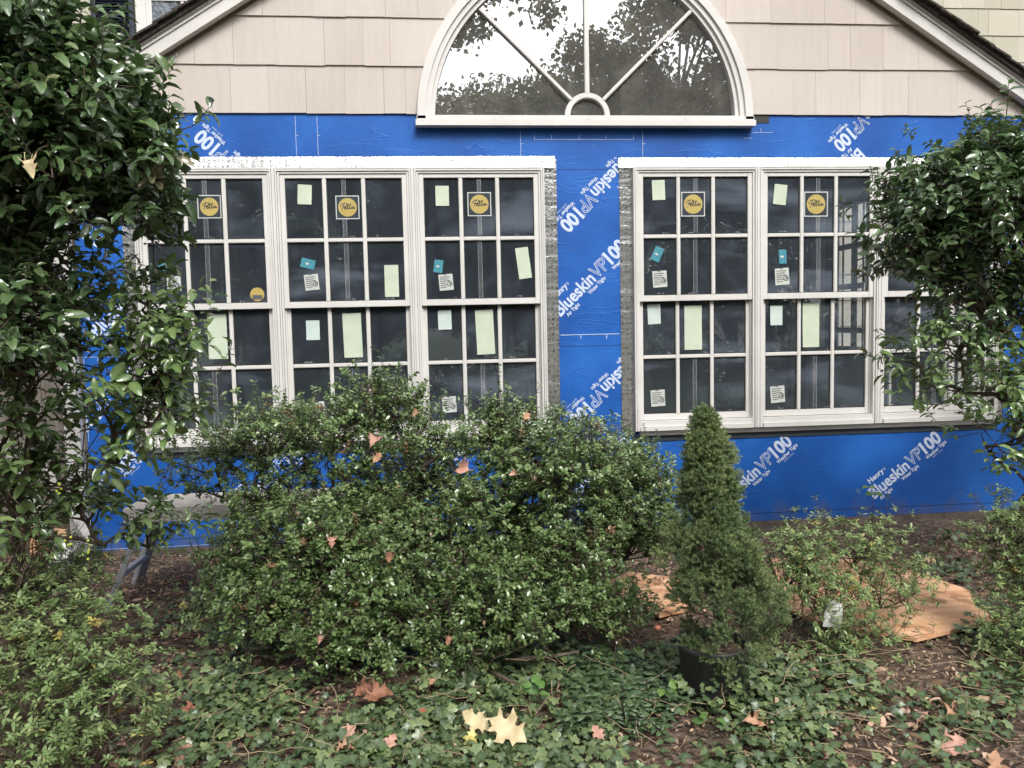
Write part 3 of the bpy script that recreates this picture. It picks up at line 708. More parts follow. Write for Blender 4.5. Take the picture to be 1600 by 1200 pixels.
# printed measuring lines
def hline(u0, v0, u1, v1, ticks=(), t=.0022, dn=1):
    ml = MB()
    a = P(u0, v0, 0); b_ = P(u1, v1, 0); z = (a.z+b_.z)/2
    ml.box(a.x, b_.x, -.0016, -.0008, z-t/2, z+t/2)
    for q in ticks: x = a.x+(b_.x-a.x)*q; ml.box(x-t/2, x+t/2, -.0016, -.0008, z+(-.03 if dn else 0), z+(0 if dn else .03))
    ml.build('measuring_line', M['whiteline'], wall)
def vline(u, v0, v1, t=.0022):
    ml = MB()
    a = P(u, v0, 0); b_ = P(u, v1, 0); ml.box(a.x-t/2, a.x+t/2, -.0016, -.0008, b_.z, a.z)
    ml.box(a.x+t/2, a.x+.018, -.0016, -.0008, (a.z+b_.z)/2, (a.z+b_.z)/2+t)
    ml.build('measuring_line', M['whiteline'], wall)
hline(876, 523, 968, 522, (.34, .78), t=.004); hline(132, 558, 200, 557, (.3,)); hline(1572, 520, 1600, 519, (.5,)); 
hline(835, 218, 990, 218, (0, .17, .45, .72, 1), dn=0); hline(1176, 207, 1208, 207, (.4,), dn=0); hline(1162, 216, 1175, 216)
for u, a, c in ((461, 181, 243), (495, 181, 243), (813, 205, 245), (1004, 205, 245)): vline(u, a, c)
hline(140, 858, 640, 838, (.12,)); hline(1190, 812, 1560, 808, (.45,)); vline(131, 560, 690); vline(119+6, 300, 350); vline(140, 790, 850)
# seam lines between membrane sheets
sm = MB()
sm.box(P(872, 262, 0).x, P(970, 262, 0).x, -.0012, -.0002, 2.475, 2.4775); sm.box(LB[3], RB[0], -.0012, -.0002, P(900, 541, 0).z-.001, P(900, 541, 0).z+.001)
sm.box(X0, X1, -.0012, -.0002, .115, .118)
sm.build('membrane_seam', M['navy'], wall)

# foil flashing tape round the window banks, pinked edges
def pinked(x0, x1, z0, z1, y, edge, nseed):
    """strip in XZ with one zigzag edge ('l','r','t','b') and slight lifting"""
    rg = random.Random(nseed); m_ = MB(); st = .011
    if edge in 'lr':
        n = int((z1-z0)/st); base = x1 if edge == 'l' else x0; out = x0 if edge == 'l' else x1; s = -1 if edge == 'l' else 1
        a = [(base, z0+(z1-z0)*i/n) for i in range(n+1)]; b_ = [(out+s*(.0028 if i % 2 else 0)+rg.uniform(-.0006, .0006), z0+(z1-z0)*i/n) for i in range(n+1)]
    else:
        n = int((x1-x0)/st); base = z0 if edge == 't' else z1; out = z1 if edge == 't' else z0; s = 1 if edge == 't' else -1
        a = [(x0+(x1-x0)*i/n, base) for i in range(n+1)]; b_ = [(x0+(x1-x0)*i/n, out+s*(.0022 if i % 2 else 0)+rg.uniform(-.0008, .0008)) for i in range(n+1)]
    for i in range(n+1):
        w1 = y-.0025*abs(math.sin(i*.21+nseed))-.0015*abs(math.sin(i*.07))
        m_.v += [(a[i][0], y-.001-((.018+rg.uniform(-.0015, .0015)+.004*math.sin(i*.11+nseed)) if edge == 't' else rg.uniform(-.001, .0015)), a[i][1]), (b_[i][0], w1, b_[i][1])]
    # mid row for crumpled relief
    for i in range(n): m_.f.append((2*i, 2*i+1, 2*i+3, 2*i+2))
    return m_
def foils(x0, x1, xa, xb, zt, zt2, seed):
    m_ = merge(pinked(xa, x0+.004, WZ0-.03, zt-.012, -.003, 'l', seed), pinked(x1-.004, xb, WZ0-.03, zt-.012, -.003, 'r', seed+1), pinked(xa-.006, xb-.01, WZ1-.004, zt, -.0065, 't', seed+2))
    o = m_.build('foil_flashing_tape', M['foil'], house, smooth=True); o['label'] = 'crumpled silver foil tape framing the window bank'
foils(LB[0], LB[3], P(194, 400, 0).x, P(871, 400, 0).x, 2.560, 0, 1)
foils(RB[0], RB[3], P(969, 400, 0).x, P(1568, 520, 0).x, 2.547, 0, 9)
for B_ in (LB, RB):
    f_ = MB(); f_.box(B_[0]+.03, B_[3]-.03, -.028, -.001, WZ0-.034, WZ0-.006); f_.build('sill_flashing', M['flash'], house)
    pinked(B_[0]-.02, B_[3]+.02, WZ0-.075, WZ0-.03, -.004, 'b', 31).build('sill_tape', M['navyfilm'], house)

# stickers on the glass ------------------------------------------------
def quad(u, v, wpx, hpx, ang, y):
    """paper rectangle centred on pixel (u,v) of the glass plane, size in photo pixels"""
    c = P(u, v, y); s = abs((P(u+10, v, y)-P(u, v, y)).x)/10; a = R(ang)
    pts = []
    for sx, sz in ((-1, -1), (1, -1), (1, 1), (-1, 1)):
        x, z = sx*wpx*s/2, sz*hpx*s/2; pts.append((c.x+x*math.cos(a)-z*math.sin(a), y, c.z+x*math.sin(a)+z*math.cos(a)))
    return pts, c, s
def winat(u, v):
    x = P(u, v, -.02).x
    for wn, B_, i in [(WL[i], LB, i) for i in range(3)]+[(WR[i], RB, i) for i in range(3)]:
        if B_[i] <= x <= B_[i+1]: return wn
    return WR[2]
def curl(pts):  # a sheet with one lifted corner and a slight bow
    a_, b_, c_, d_ = [Vector(q) for q in pts]; m_ = MB(); n = 4; rg = random.Random(int(a_.x*997)); cu = rg.choice(((0, 0), (1, 0), (1, 1), (0, 1))); li = rg.uniform(.001, .006) if (b_-a_).length > .09 or (d_-a_).length > .11 else 0
    for j in range(n+1):
        for i in range(n+1):
            u_, v_ = i/n, j/n; p = (a_*(1-u_)+b_*u_)*(1-v_)+(d_*(1-u_)+c_*u_)*v_
            k = max(0, 1-math.hypot(u_-cu[0], v_-cu[1])*1.8); p.y -= .0002+li*k+.0006*math.sin(u_*3.1); m_.v.append(tuple(p))
    for j in range(n):
        for i in range(n): q = j*(n+1)+i; m_.f.append((q, q+1, q+n+2, q+n+1))
    return m_
def paper(u, v, wpx, hpx, ang, mat, upper, name='paper_note', label=None):
    wn = winat(u, v); y = (wn[1] if upper else wn[2])[2]-.0012
    pts, c, s = quad(u, v, wpx, hpx, ang, y); o = curl(pts).build(name, M[mat], wn[0])
    if label: o['label'] = label
    return o, c, s, y
for a in [(476, 304, 22, 31, -3), (691, 306, 21, 31, 0), (1029, 297, 20, 30, 2), (1219, 304, 20, 30, -6)]: paper(*a, 'paper', True)
for a in [(612, 439, 22, 50, 0), (818, 411, 20, 48, 7)]: paper(*a, 'paper', True, 'paper_strip')
for a in [(489, 516, 21, 31, 0), (695, 500, 21, 30, 1), (1022, 491, 20, 30, 2), (1213, 493, 19, 29, 0)]: paper(*a, 'paper2', False)
for a in [(340, 526, 30, 72, 0), (551, 524, 29, 70, 1), (758, 519, 28, 69, 2), (1083, 512, 27, 67, 0), (1267, 508, 26, 66, 0)]: paper(*a, 'paper', False, 'paper_strip')
def small_print(c, s, y, ang, wpx, hpx, parent, upper=True):
    m_ = MB(); a = R(ang)
    def q(x0, x1, z0, z1):
        pts = []
        for x, z in ((x0, z0), (x1, z0), (x1, z1), (x0, z1)):
            x *= s; z *= s; pts.append((c.x+x*math.cos(a)-z*math.sin(a), y-.0026, c.z+x*math.sin(a)+z*math.cos(a)))
        m_.poly(pts)
    for k in range(6): q(-wpx*.4, wpx*(.12 if k > 2 else .3)-k % 2*2, hpx*.32-k*3.2, hpx*.32-k*3.2+1.0)
    ctr = (wpx*.26, -hpx*.12)
    for k in range(12):
        t0 = k*math.pi/6; t1 = t0+math.pi/6
        pts = []
        for r_, t in ((3.0, t0), (4.2, t0), (4.2, t1), (3.0, t1)):
            x = (ctr[0]+r_*math.cos(t))*s; z = (ctr[1]+r_*math.sin(t))*s; pts.append((c.x+x*math.cos(a)-z*math.sin(a), y-.0026, c.z+x*math.sin(a)+z*math.cos(a)))
        m_.poly(pts)
    q(ctr[0]-.6, ctr[0]+2, ctr[1]-1.5, ctr[1]+1.5)
    q(-3, 1.5, hpx/2-1, hpx/2+1)
    m_.build('label_print', M['ink'], parent)
for u, v, an, up in [(487, 441, 5, 1), (697, 441, 4, 1), (1031, 436, 3, 1), (1222, 432, 4, 1), (272, 444, 2, 1), (1028, 622, 3, 0), (1215, 616, 4, 0), (702, 632, 3, 0), (497, 640, 5, 0)]:
    o, c, s, y = paper(u, v, 22, 25, an, 'cream', bool(up), 'rating_label'); small_print(c, s, y, an, 22, 25, winat(u, v)[0])
for u, v, an, w_, h_ in [(481, 412, -15, 22, 15), (685, 416, -8, 14, 20), (1027, 397, -25, 14, 22), (1223, 401, 2, 12, 21), (258, 417, 0, 22, 13)]:
    o, c, s, y = paper(u, v, w_, h_, an, 'teal', True, 'teal_sticker')
    pts, _, _ = quad(u-1, v, 5, 3, an, y-.0022); MB().poly(pts, (0, .0003, 0)).build('sticker_mark', M['cream'], winat(u, v)[0])
# round yellow maker stickers with script lettering inside a white square outline
SCRIPT = [  # pen strokes in a unit box
    [(-.78, .05), (-.62, .30), (-.35, .42), (-.08, .40), (-.02, .26), (-.18, .12), (-.42, .06), (-.55, .06)],
    [(-.35, .36), (-.46, .10), (-.60, -.30)],
    [(-.34, -.10), (-.20, -.02), (-.14, .04), (-.20, .08), (-.29, .0), (-.30, -.14), (-.20, -.20), (-.08, -.12), (.05, .12), (.12, .32), (.06, .34), (.0, .12), (-.01, -.12), (.07, -.18), (.18, -.06),
     (.28, .14), (.36, .34), (.30, .36), (.24, .14), (.22, -.08), (.29, -.16), (.40, -.06)],
    [(.66, .04), (.56, .08), (.44, .0), (.42, -.12), (.52, -.14), (.62, -.02), (.66, .04), (.64, -.10), (.74, -.12), (.84, .0)]]
def maker(u, v, upper=True, wpx=37, frame=True):
    wn = winat(u, v); y = wn[1][2]-.0012; c = P(u, v, y); s = abs((P(u+10, v, y)-P(u, v, y)).x)/10
    if frame:
        h = wpx*s/2; t = 1.5*s; m_ = MB()
        m_.box(c.x-h, c.x+h, y-.0001, y+.0004, c.z+h-t, c.z+h).box(c.x-h, c.x+h, y-.0001, y+.0004, c.z-h, c.z-h+t).box(c.x-h, c.x-h+t, y-.0001, y+.0004, c.z-h+t, c.z+h-t).box(c.x+h-t, c.x+h, y-.0001, y+.0004, c.z-h+t, c.z+h-t)
        m_.build('sticker_border', M['cream'], wn[0])
        MB().box(c.x-h+t, c.x+h-t, y, y+.0003, c.z-h+t, c.z+h-t).build('sticker_backing', M['navyfilm'], wn[0])
    r_ = (14.5 if frame else 11)*s
    pts = [(c.x+r_*math.cos(a*math.pi/18), y-.0006, c.z+r_*math.sin(a*math.pi/18)) for a in range(36)]
    o = MB().poly(pts, (0, .0005, 0)).build('round_sticker', M['yellow'], wn[0]); 
    m_ = MB()
    for st in SCRIPT:
        pp = [Vector((c.x+p[0]*r_*1.02, y-.0009, c.z+p[1]*r_*1.05)) for p in st]
        for i in range(len(pp)-1):
            d = (pp[i+1]-pp[i]); L = d.length; d.normalize(); n_ = Vector((-d.z, 0, d.x))*(.042*r_); e = d*(.03*r_)
            m_.poly([pp[i]-e-n_, pp[i+1]+e-n_, pp[i+1]+e+n_, pp[i]-e+n_])
    if frame: m_.build('sticker_script', M['ink'], wn[0])
    else:
        MB().box(c.x-r_*.7, c.x+r_*.7, y-.0012, y-.0008, c.z-r_*.75, c.z-r_*.1).build('sticker_band', M['ink'], wn[0])
for u, v in ((327, 323), (543, 324), (749, 319), (1083, 319), (1275, 319)): maker(u, v)
maker(402, 460, frame=False)
WR[2][0]

# interior -------------------------------------------------------------
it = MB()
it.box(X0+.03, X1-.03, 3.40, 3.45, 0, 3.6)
it.box(X0+.03, X0+.08, .1, 3.4, 0, 3.0)
# right side wall with openings; daylight on the main wall outside shows through between the studs
xr = 4.15; xq = 4.17
cur = .1
for oy0, oy1, z0, z1 in ((.35, .92, .55, 1.62), (1.66, 1.73, .60, 1.15), (2.13, 2.67, .30, 2.62)):
    it.box(xr, xq, cur, oy0, 0, 3); it.box(xr, xq, oy0, oy1, 0, z0); it.box(xr, xq, oy0, oy1, z1, 3); cur = oy1
it.box(xr, xq, cur, 3.4, 0, 3)
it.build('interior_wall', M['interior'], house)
for y, w_ in ((.58, .03), (.74, .02), (2.545, .014), (2.325, .055), (2.16, .012)):
    MB().box(xr-.008, xr-.001, y-w_, y+w_, .30, 2.62).build('wall_stud', M['stud'], house)
for z in (.92, 1.34, 1.78, 2.18): MB().box(xr-.016, xr-.009, 2.13, 2.67, z-.028, z+.028).build('wall_brace', M['stud'], house)
for u_, w__, y_ in ((1278, .07, 2.4), (1243, .05, 3.0), (1010, .06, 3.0), (812, .05, 2.8), (560, .06, 2.9), (330, .10, 2.0)):
    p_ = P(u_, 500, y_); MB().box(p_.x-w__, p_.x+w__, y_, y_+.09, .16, 2.66).build('interior_post', M['cream'] if u_ in (1278, 330) else M['stud'], house)
for z_ in (1.0, 1.9): MB().box(X0+.1, X1-.1, 3.36, 3.399, z_, z_+.05).build('wall_rail', M['stud'], house)
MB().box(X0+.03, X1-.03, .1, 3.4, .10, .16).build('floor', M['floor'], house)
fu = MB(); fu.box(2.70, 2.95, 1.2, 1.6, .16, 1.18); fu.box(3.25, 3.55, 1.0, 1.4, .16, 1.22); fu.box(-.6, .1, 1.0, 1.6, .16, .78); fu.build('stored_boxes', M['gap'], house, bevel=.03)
# ceiling so the attic stays apart from the room
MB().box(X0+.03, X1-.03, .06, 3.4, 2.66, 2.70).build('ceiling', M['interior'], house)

# main house behind ----------------------------------------------------
mh = MB(); YM = 3.5
mh.box(-9, 10, YM+.001, YM+.2, -.1, 8.0); mh.build('main_wall', M['sheath'], house)
shingle_field('main_siding', M['shingle_main'], -9, 10, .18, 24, .298, YM, lambda x, z: not (X0+.05 < x < X1-.05 and z < 3.0), 11, wmin=.12, wmax=.4)
# upper window with shutter
uw = MB(); wx0 = P(217, 60, YM).x; wz1 = 5.55
uw.box(wx0, wx0+.10, YM-.05, YM, 4.2, wz1); uw.box(wx0+.10, wx0+.125, YM-.04, YM, 4.2, wz1); uw.box(wx0+.9, wx0+1.0, YM-.05, YM, 4.2, wz1); uw.box(wx0+.125, wx0+.9, YM-.05, YM, wz1-.1, wz1)
zt = P(260, 3, YM).z
uw.box(wx0+.125, wx0+.9, YM-.035, YM, zt, zt+.05); uw.box(wx0+.125, wx0+.155, YM-.035, YM, 4.2, zt); xm = P(284, 5, YM).x; uw.box(xm, xm+.03, YM-.03, YM, 4.2, zt)
uwo = uw.build('upper_window', M['trim'], house)
MB().box(wx0+.155, wx0+.9, YM-.022, YM-.018, 4.2, wz1-.1).build('upper_glass', M['glass'], uwo)
MB().box(wx0+.155, wx0+.38, YM-.012, YM-.010, 4.2, zt).build('curtain', M['curtain'], uwo)
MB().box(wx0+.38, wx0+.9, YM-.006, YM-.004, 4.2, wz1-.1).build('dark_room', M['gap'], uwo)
shx = P(145, 30, YM).x; s_ = MB(); s_.box(shx, shx+.05, YM-.05, YM-.02, 4.1, wz1); s_.box(wx0-.07, wx0-.02, YM-.05, YM-.02, 4.1, wz1); s_.box(shx, wx0-.02, YM-.05, YM-.02, 4.1, 4.18)
k = 4.19
while k < wz1: s_.obox(Matrix.Translation(((shx+wx0-.02)/2, YM-.034, k)) @ Matrix.Rotation(R(35), 4, 'X'), wx0-shx-.12, .026, .008); k += .03
s_.box(shx+.05, wx0-.07, YM-.024, YM-.02, 4.18, wz1); s_.build('shutter', M['navy'], house)
# main roof over everything
MB().poly([(-9.3, YM-.5, 6.4), (10.3, YM-.5, 6.4), (10.3, YM+4, 9.0), (-9.3, YM+4, 9.0)], (0, 0, .08)).build('main_roof', M['roofshingle'], house)

bw = MB(); rg_ = random.Random(4); x = -7.0
while x < -2.42:
    wd = rg_.uniform(.10, .2); bw.box(x, min(x+wd-.004, -2.40), 1.0-rg_.uniform(.0, .006), 1.03, .05, 2.95); x += wd
bw.build('side_porch_wall', M['brownwall'], house)
# corner downspout
ds = MB(); dx0, dx1 = P(99, 600, -.03).x, P(113, 600, -.03).x
nf = 8; w_ = (dx1+.04-dx0)/nf
for i in range(nf): ds.box(dx0+i*w_, dx0+(i+.62)*w_, -.058, .0, .06, 2.75)
ds.box(dx0+.002, dx1+.038, -.052, .0, .06, 2.75)
ds.build('downspout', M['downspout'], house)
el = MB(); el.beam(((dx0+dx1)/2, -.03, .12), ((dx0+dx1)/2-.02, -.30, .05), .08, .055); el.build('downspout_elbow', M['downspout'], house)

# ------------------------------------------------------------------ objects in the yard
# folding aluminium work platform
wp = empty('work_platform', (-1.1, -.8, 0), 'folding aluminium work platform with ribbed top against the blue wall', 'work platform')
px0, px1, py0, py1, pz = -1.66, -.10, -1.00, -.68, .53
m_ = MB(); m_.box(px0, px1, py0+.01, py1-.01, pz, pz+.012)
nr = 14
for i in range(nr): y = py0+.02+(py1-py0-.04)*i/(nr-1); m_.box(px0+.01, px1-.01, y-.004, y+.004, pz+.012, pz+.017)
m_.build('platform_top', M['alu'], wp)
MB().box(px0, px1, py0-.012, py0+.01, pz-.06, pz+.016).box(px0, px1, py1-.01, py1+.012, pz-.06, pz+.016).build('side_rail', M['alu'], wp)
for xx, s in ((px0+.10, -1), (px1-.10, 1)):
    for yy, sy in ((py0+.02, -1), (py1-.02, 1)):
        MB().beam((xx, yy, pz-.01), (xx+s*.20, yy+sy*.06, .01), .080, .03).build('leg', M['alu_dull'], wp, bevel=.004)
    MB().beam((xx+s*.12, py0-.02, .20), (xx+s*.12, py1+.02, .20), .03, .025).build('leg_brace', M['alu_dull'], wp)
# second, collapsed leg seen behind
# boards leaning in the corner
lb = empty('leaning_boards', (-2.7, .1, 0), 'two weathered grey boards leaning at a slant in the shady left corner', 'boards')
a = P(43, 692, .3); b_ = P(90, 765, .0); MB().beam(a, a+(b_-a)*2.1, .05, .022).build('board', M['board'], lb)
a = P(5, 690, .3); b_ = P(60, 800, .0); MB().beam(a, a+(b_-a)*1.6, .05, .022).build('board', M['board'], lb)

def sheet(name, pix, z, th, label, tilt=0, cat='plywood'):
    pts = [G(u, v, z) for u, v in pix]; pts = [Vector((p.x, p.y, z+tilt*(p.x-pts[0].x))) for p in pts]
    o = MB().poly([tuple(p) for p in pts][::-1], (0, 0, -th)).build(name, M['ply'], None, bevel=0); tag(o, label, cat, 'plywood cut-offs lying on the mulch'); return o
sheet('plywood_sheet', [(1205, 872), (1300, 864), (1426, 892), (1514, 921), (1524, 947), (1568, 965), (1432, 997), (1290, 975), (1230, 950)], .06, .018, 'orange tinted plywood sheet on the ground behind the tagged azalea')
sheet('plywood_sheet', [(938, 914), (982, 893), (1062, 903), (1085, 950), (1030, 962), (985, 940)], .045, .012, 'plywood piece on the ground between round shrub and small spruce')
pl = MB().poly([(-2.72, .15, .02), (-2.44, .02, .02), (-2.44, .06, .19), (-2.72, .19, .19)], (0, .014, .004)).build('plywood_offcut', M['ply']); tag(pl, 'small bright plywood piece standing at the far left wall corner', 'plywood')

# pot & spruce
pc = Vector((1.02, -2.36, 0))
pt = empty('plant_pot', pc, 'black plastic nursery pot holding the small spruce', 'plant pot')
m_ = MB(); m_.ring([(0, -.02), (.105, -.02), (.110, .0), (.128, .20), (.134, .205), (.137, .222), (.131, .226), (.124, .218), (.120, .19), (0, .19)], pc.x, pc.y, 40); m_.build('pot_shell', M['pot'], pt, smooth=True)
so_ = MB(); so_.ring([(0, .2), (.121, .193)], pc.x, pc.y, 24); so_.build('potting_soil', M['soil'], pt)
sp = empty('dwarf_spruce', (pc.x, pc.y, .2), 'small conical dwarf spruce growing in black nursery pot', 'conifer')
ax0 = np.array([pc.x+.02, pc.y, .2]); top = np.array(P(1099, 655, pc.y+.05)); H = top[2]-.2
trunk = [tuple(ax0+(top-ax0)*t+np.array([.01*math.sin(7*t), 0, 0])) for t in np.linspace(0, .97, 9)]
MB().tube(trunk, [.016*(1-.8*t) for t in np.linspace(0, 1, 9)], 6).build('trunk', M['bark'], sp)
TP = []; TD = []; SA = []; SB = []
def prof(t):   # radius of crown against height fraction, waisted above the middle
    if t < .10: return .13+.55*t
    if t < .46: return .185-.09*(t-.10)
    if t < .58: return .153-.50*(t-.46)
    if t < .76: return .093-.07*(t-.58)
    return .078*max(0, (1-t)/.24)**.85+.006
HUBR = []
for i in range(380):
    t = RNG.random()**.9; a = RNG.uniform(0, 2*np.pi); rr = prof(t)*(1+.16*math.sin(3*a+11*t)+.14*math.sin(5*a-23*t+1)); q = RNG.uniform(.6, 1.05)
    q *= 1+.35*max(0, .35-t)*(1 if math.cos(a) > .3 else 0)*2; lean = np.array([.05*max(0, .45-t)*2, -.01, -.07*(t < .12)]); outd = np.array([math.cos(a), math.sin(a), 0])
    if t < .06 and math.sin(a) < -.2 and math.cos(a) > .1: continue
    c = ax0+(top-ax0)*t+lean; hub = c+outd*rr*q+[0, 0, .012]; SA.append(c-lean-np.array([0, 0, .05])); SB.append(hub)
    k = 22; cr = .024+.010*RNG.random(); HUBR += [RNG.random()]*k
    for _ in range(k):
        u_ = nrm(RNG.normal(size=3)); TP.append(hub+u_*cr*RNG.random()**.5); TD.append(nrm(outd*.6+np.array([0, 0, .7])+u_*.8))
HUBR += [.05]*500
for i in range(500):   # inner fill, coloured darkest so the gaps look shaded
    t = RNG.random(); a = RNG.uniform(0, 6.28); rr = prof(t)*.6*RNG.random()**.5; outd = np.array([math.cos(a), math.sin(a), 0])
    TP.append(ax0+(top-ax0)*t+outd*rr+[.085*max(0, .45-t)*2, 0, 0]); TD.append(nrm(outd+np.array([0, 0, .7])+RNG.normal(0, .4, 3)))
TP = np.array(TP); TD = np.array(TD); nT = len(TP); K = 26; L = RNG.uniform(.020, .032, nT)
t = np.linspace(.02, 1.0, K); ph = np.arange(K)*2.4
ref = nrm(np.cross(TD, RNG.normal(size=(nT, 3)))); ref2 = np.cross(TD, ref)
Pn = (TP[:, None]+TD[:, None]*(L[:, None]*t)[..., None]).reshape(-1, 3)
Dn = (TD[:, None]*.75+(ref[:, None]*np.cos(ph)[None, :, None]+ref2[:, None]*np.sin(ph)[None, :, None])*.8).reshape(-1, 3)
segs_mesh('branches', SA+[p for p in TP], SB+[p+d*l for p, d, l in zip(TP, TD, L)], .0012, .0008, M['twig'], sp, 3)
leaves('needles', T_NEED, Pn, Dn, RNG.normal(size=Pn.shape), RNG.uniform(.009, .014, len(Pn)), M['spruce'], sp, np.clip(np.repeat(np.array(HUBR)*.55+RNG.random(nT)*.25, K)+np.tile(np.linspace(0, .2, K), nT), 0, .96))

# centre shrubs (small glossy oval leaves)
def B(u, v, y, rx, ry, rz, w_=1):
    c = P(u, v, y); s = (y-CC.y)/CF
    return (c[:], (rx*s, ry, rz*s), w_)
bx = empty('boxleaf_shrub', (-.5, -1.75, 0), 'wide leggy dark green shrub in front of the left windows with blue showing through', 'shrub')
shrub(bx, [B(340, 715, -1.4, 65, .25, 30, .6), B(420, 680, -1.45, 75, .3, 35, 1.1), B(520, 680, -1.45, 85, .3, 38, 1.3), B(605, 640, -1.4, 60, .25, 38, 1), B(650, 720, -1.5, 85, .35, 55, 1.3), B(620, 770, -1.3, 90, .4, 40, 1.2),
           B(470, 830, -1.7, 120, .4, 55, 2.4), B(580, 890, -1.75, 150, .45, 80, 3.0), B(420, 940, -1.9, 110, .3, 75, 1.9), B(640, 820, -1.55, 110, .4, 65, 2.0), B(500, 1000, -2.0, 120, .25, 45, 1.2), B(360, 880, -1.6, 45, .2, 30, .5), B(660, 970, -1.9, 120, .3, 65, 1.5),
           B(560, 860, -1.1, 110, .2, 70, 1.4), B(300, 760, -1.4, 30, .12, 20, .2), B(400, 770, -1.5, 55, .2, 40, .5), B(520, 745, -1.5, 70, .2, 35, .6)],
      (-.45, -1.6, 0), T_BOX, M['box'], .0225, .07, 12, 16, 17, clump_r=.055, stem_r=.012, up=.55)
bx2 = empty('boxleaf_shrub', (.5, -1.7, 0), 'dense rounded dark green shrub between the leggy shrub and the small spruce', 'shrub')
shrub(bx2, [B(790, 690, -1.5, 75, .3, 42, 1.4), B(860, 715, -1.55, 100, .35, 60, 2.2), B(950, 735, -1.45, 70, .3, 50, 1.3), B(995, 790, -1.55, 58, .3, 75, 1.6), B(770, 790, -1.55, 110, .4, 75, 2.2), B(880, 820, -1.6, 130, .42, 80, 3.0),
            B(985, 850, -1.6, 62, .25, 50, 1.0), B(790, 910, -1.8, 110, .35, 70, 2.1), B(870, 950, -1.9, 100, .3, 60, 1.4), B(950, 960, -1.9, 70, .2, 40, .6), B(740, 990, -1.95, 90, .25, 45, .9), B(870, 850, -1.0, 150, .2, 80, 1.6)],
      (.5, -1.5, 0), T_BOX, M['box'], .0225, .07, 12, 16, 17, clump_r=.055, stem_r=.012, up=.55)

# hollies
hl = empty('holly_bush', (-1.55, -2.4, 0), 'tall glossy dark holly bush along the left edge with yellow berries', 'holly')
hb = (-1.75, -2.35, 0)
shrub(hl, [B(5, 50, -2.8, 50, .2, 50, .9), B(70, 120, -2.75, 55, .22, 45, 1.2), B(140, 150, -2.6, 45, .2, 38, .9), B(175, 210, -2.55, 50, .2, 45, 1.1), B(40, 210, -2.8, 90, .28, 80, 1.7), B(120, 245, -2.7, 75, .22, 50, 1.1), B(200, 270, -2.45, 38, .18, 35, .9), B(215, 335, -2.45, 40, .15, 30, .6),
           B(10, 350, -2.75, 60, .25, 80, .9), B(90, 320, -2.7, 55, .18, 35, .6), B(30, 450, -2.7, 60, .2, 45, .7), B(10, 560, -2.8, 50, .2, 60, .6), B(55, 570, -2.7, 40, .16, 35, .35),
           B(-170, 150, -2.9, 120, .4, 180, 2.5), B(-170, 450, -2.6, 120, .4, 180, 2.2), B(-190, 250, -1.6, 120, .4, 200, 2.2)],  # these crown blobs lie out of view, added to shade the wall
      hb, T_HOLLY, M['holly'], njit=.55, leaf=.051, twiglen=.10, per_twig=10, clumps_per=11, twigs_per=11, clump_r=.065, stem_r=.018, up=.35, leafspread=.8)
shrub(hl, [B(235, 470, -2.45, 40, .12, 28, .6), B(285, 488, -2.45, 30, .08, 14, .35), B(225, 540, -2.5, 40, .12, 35, .5), B(265, 600, -2.45, 35, .1, 45, .5), B(180, 520, -2.55, 40, .12, 40, .35), B(245, 590, -2.5, 45, .12, 35, .5), B(170, 640, -2.55, 60, .14, 40, .6), B(240, 650, -2.45, 50, .12, 35, .6), B(185, 715, -2.45, 40, .12, 20, .25), B(110, 740, -2.5, 60, .14, 40, .6), B(40, 720, -2.6, 60, .14, 60, .6), B(230, 840, -2.2, 30, .10, 40, .7), B(130, 800, -2.4, 55, .12, 35, .8), B(40, 820, -2.5, 60, .12, 40, .7), B(50, 640, -2.6, 50, .14, 40, .6), B(10, 760, -2.6, 50, .14, 60, .8)],
      hb, T_HOLLY, M['holly2'], .050, .10, 7, 7, 7, clump_r=.055, stem_r=.012, up=.2, leafspread=.8, lname='lower_foliage', sname='lower_branches')
for (u, v) in ((110, 612), (135, 605), (75, 622), (30, 648), (15, 640), (50, 454), (205, 415), (95, 765), (105, 852), (150, 618), (138, 858)):
    m_ = MB(); c = P(u, v, -2.62)
    for k in range(5):
        p = c+Vector([random.gauss(0, .012) for _ in range(3)]); 
        rr_ = .0045; m_.tube([p+Vector((0, 0, -rr_)), p+Vector((0, 0, -rr_*.5)), p+Vector((0, 0, rr_*.5)), p+Vector((0, 0, rr_))], [rr_*.3, rr_, rr_, rr_*.3], 7)
    m_.build('berry_cluster', M['berry'], hl, smooth=True)
tr = MB()
for q in ((-1.75, -2.35, -1.62, -2.6, 1.9), (-1.80, -2.3, -1.95, -2.5, 1.7), (-1.68, -2.4, -1.35, -2.5, 1.2)):
    pts = bent((q[0], q[1], -.02), (q[2], q[3], q[4]), 7, .02); tr.tube([tuple(p) for p in pts], [.03*(1-.09*i) for i in range(8)], 7)
tr.build('trunk', M['bark'], hl, smooth=True)

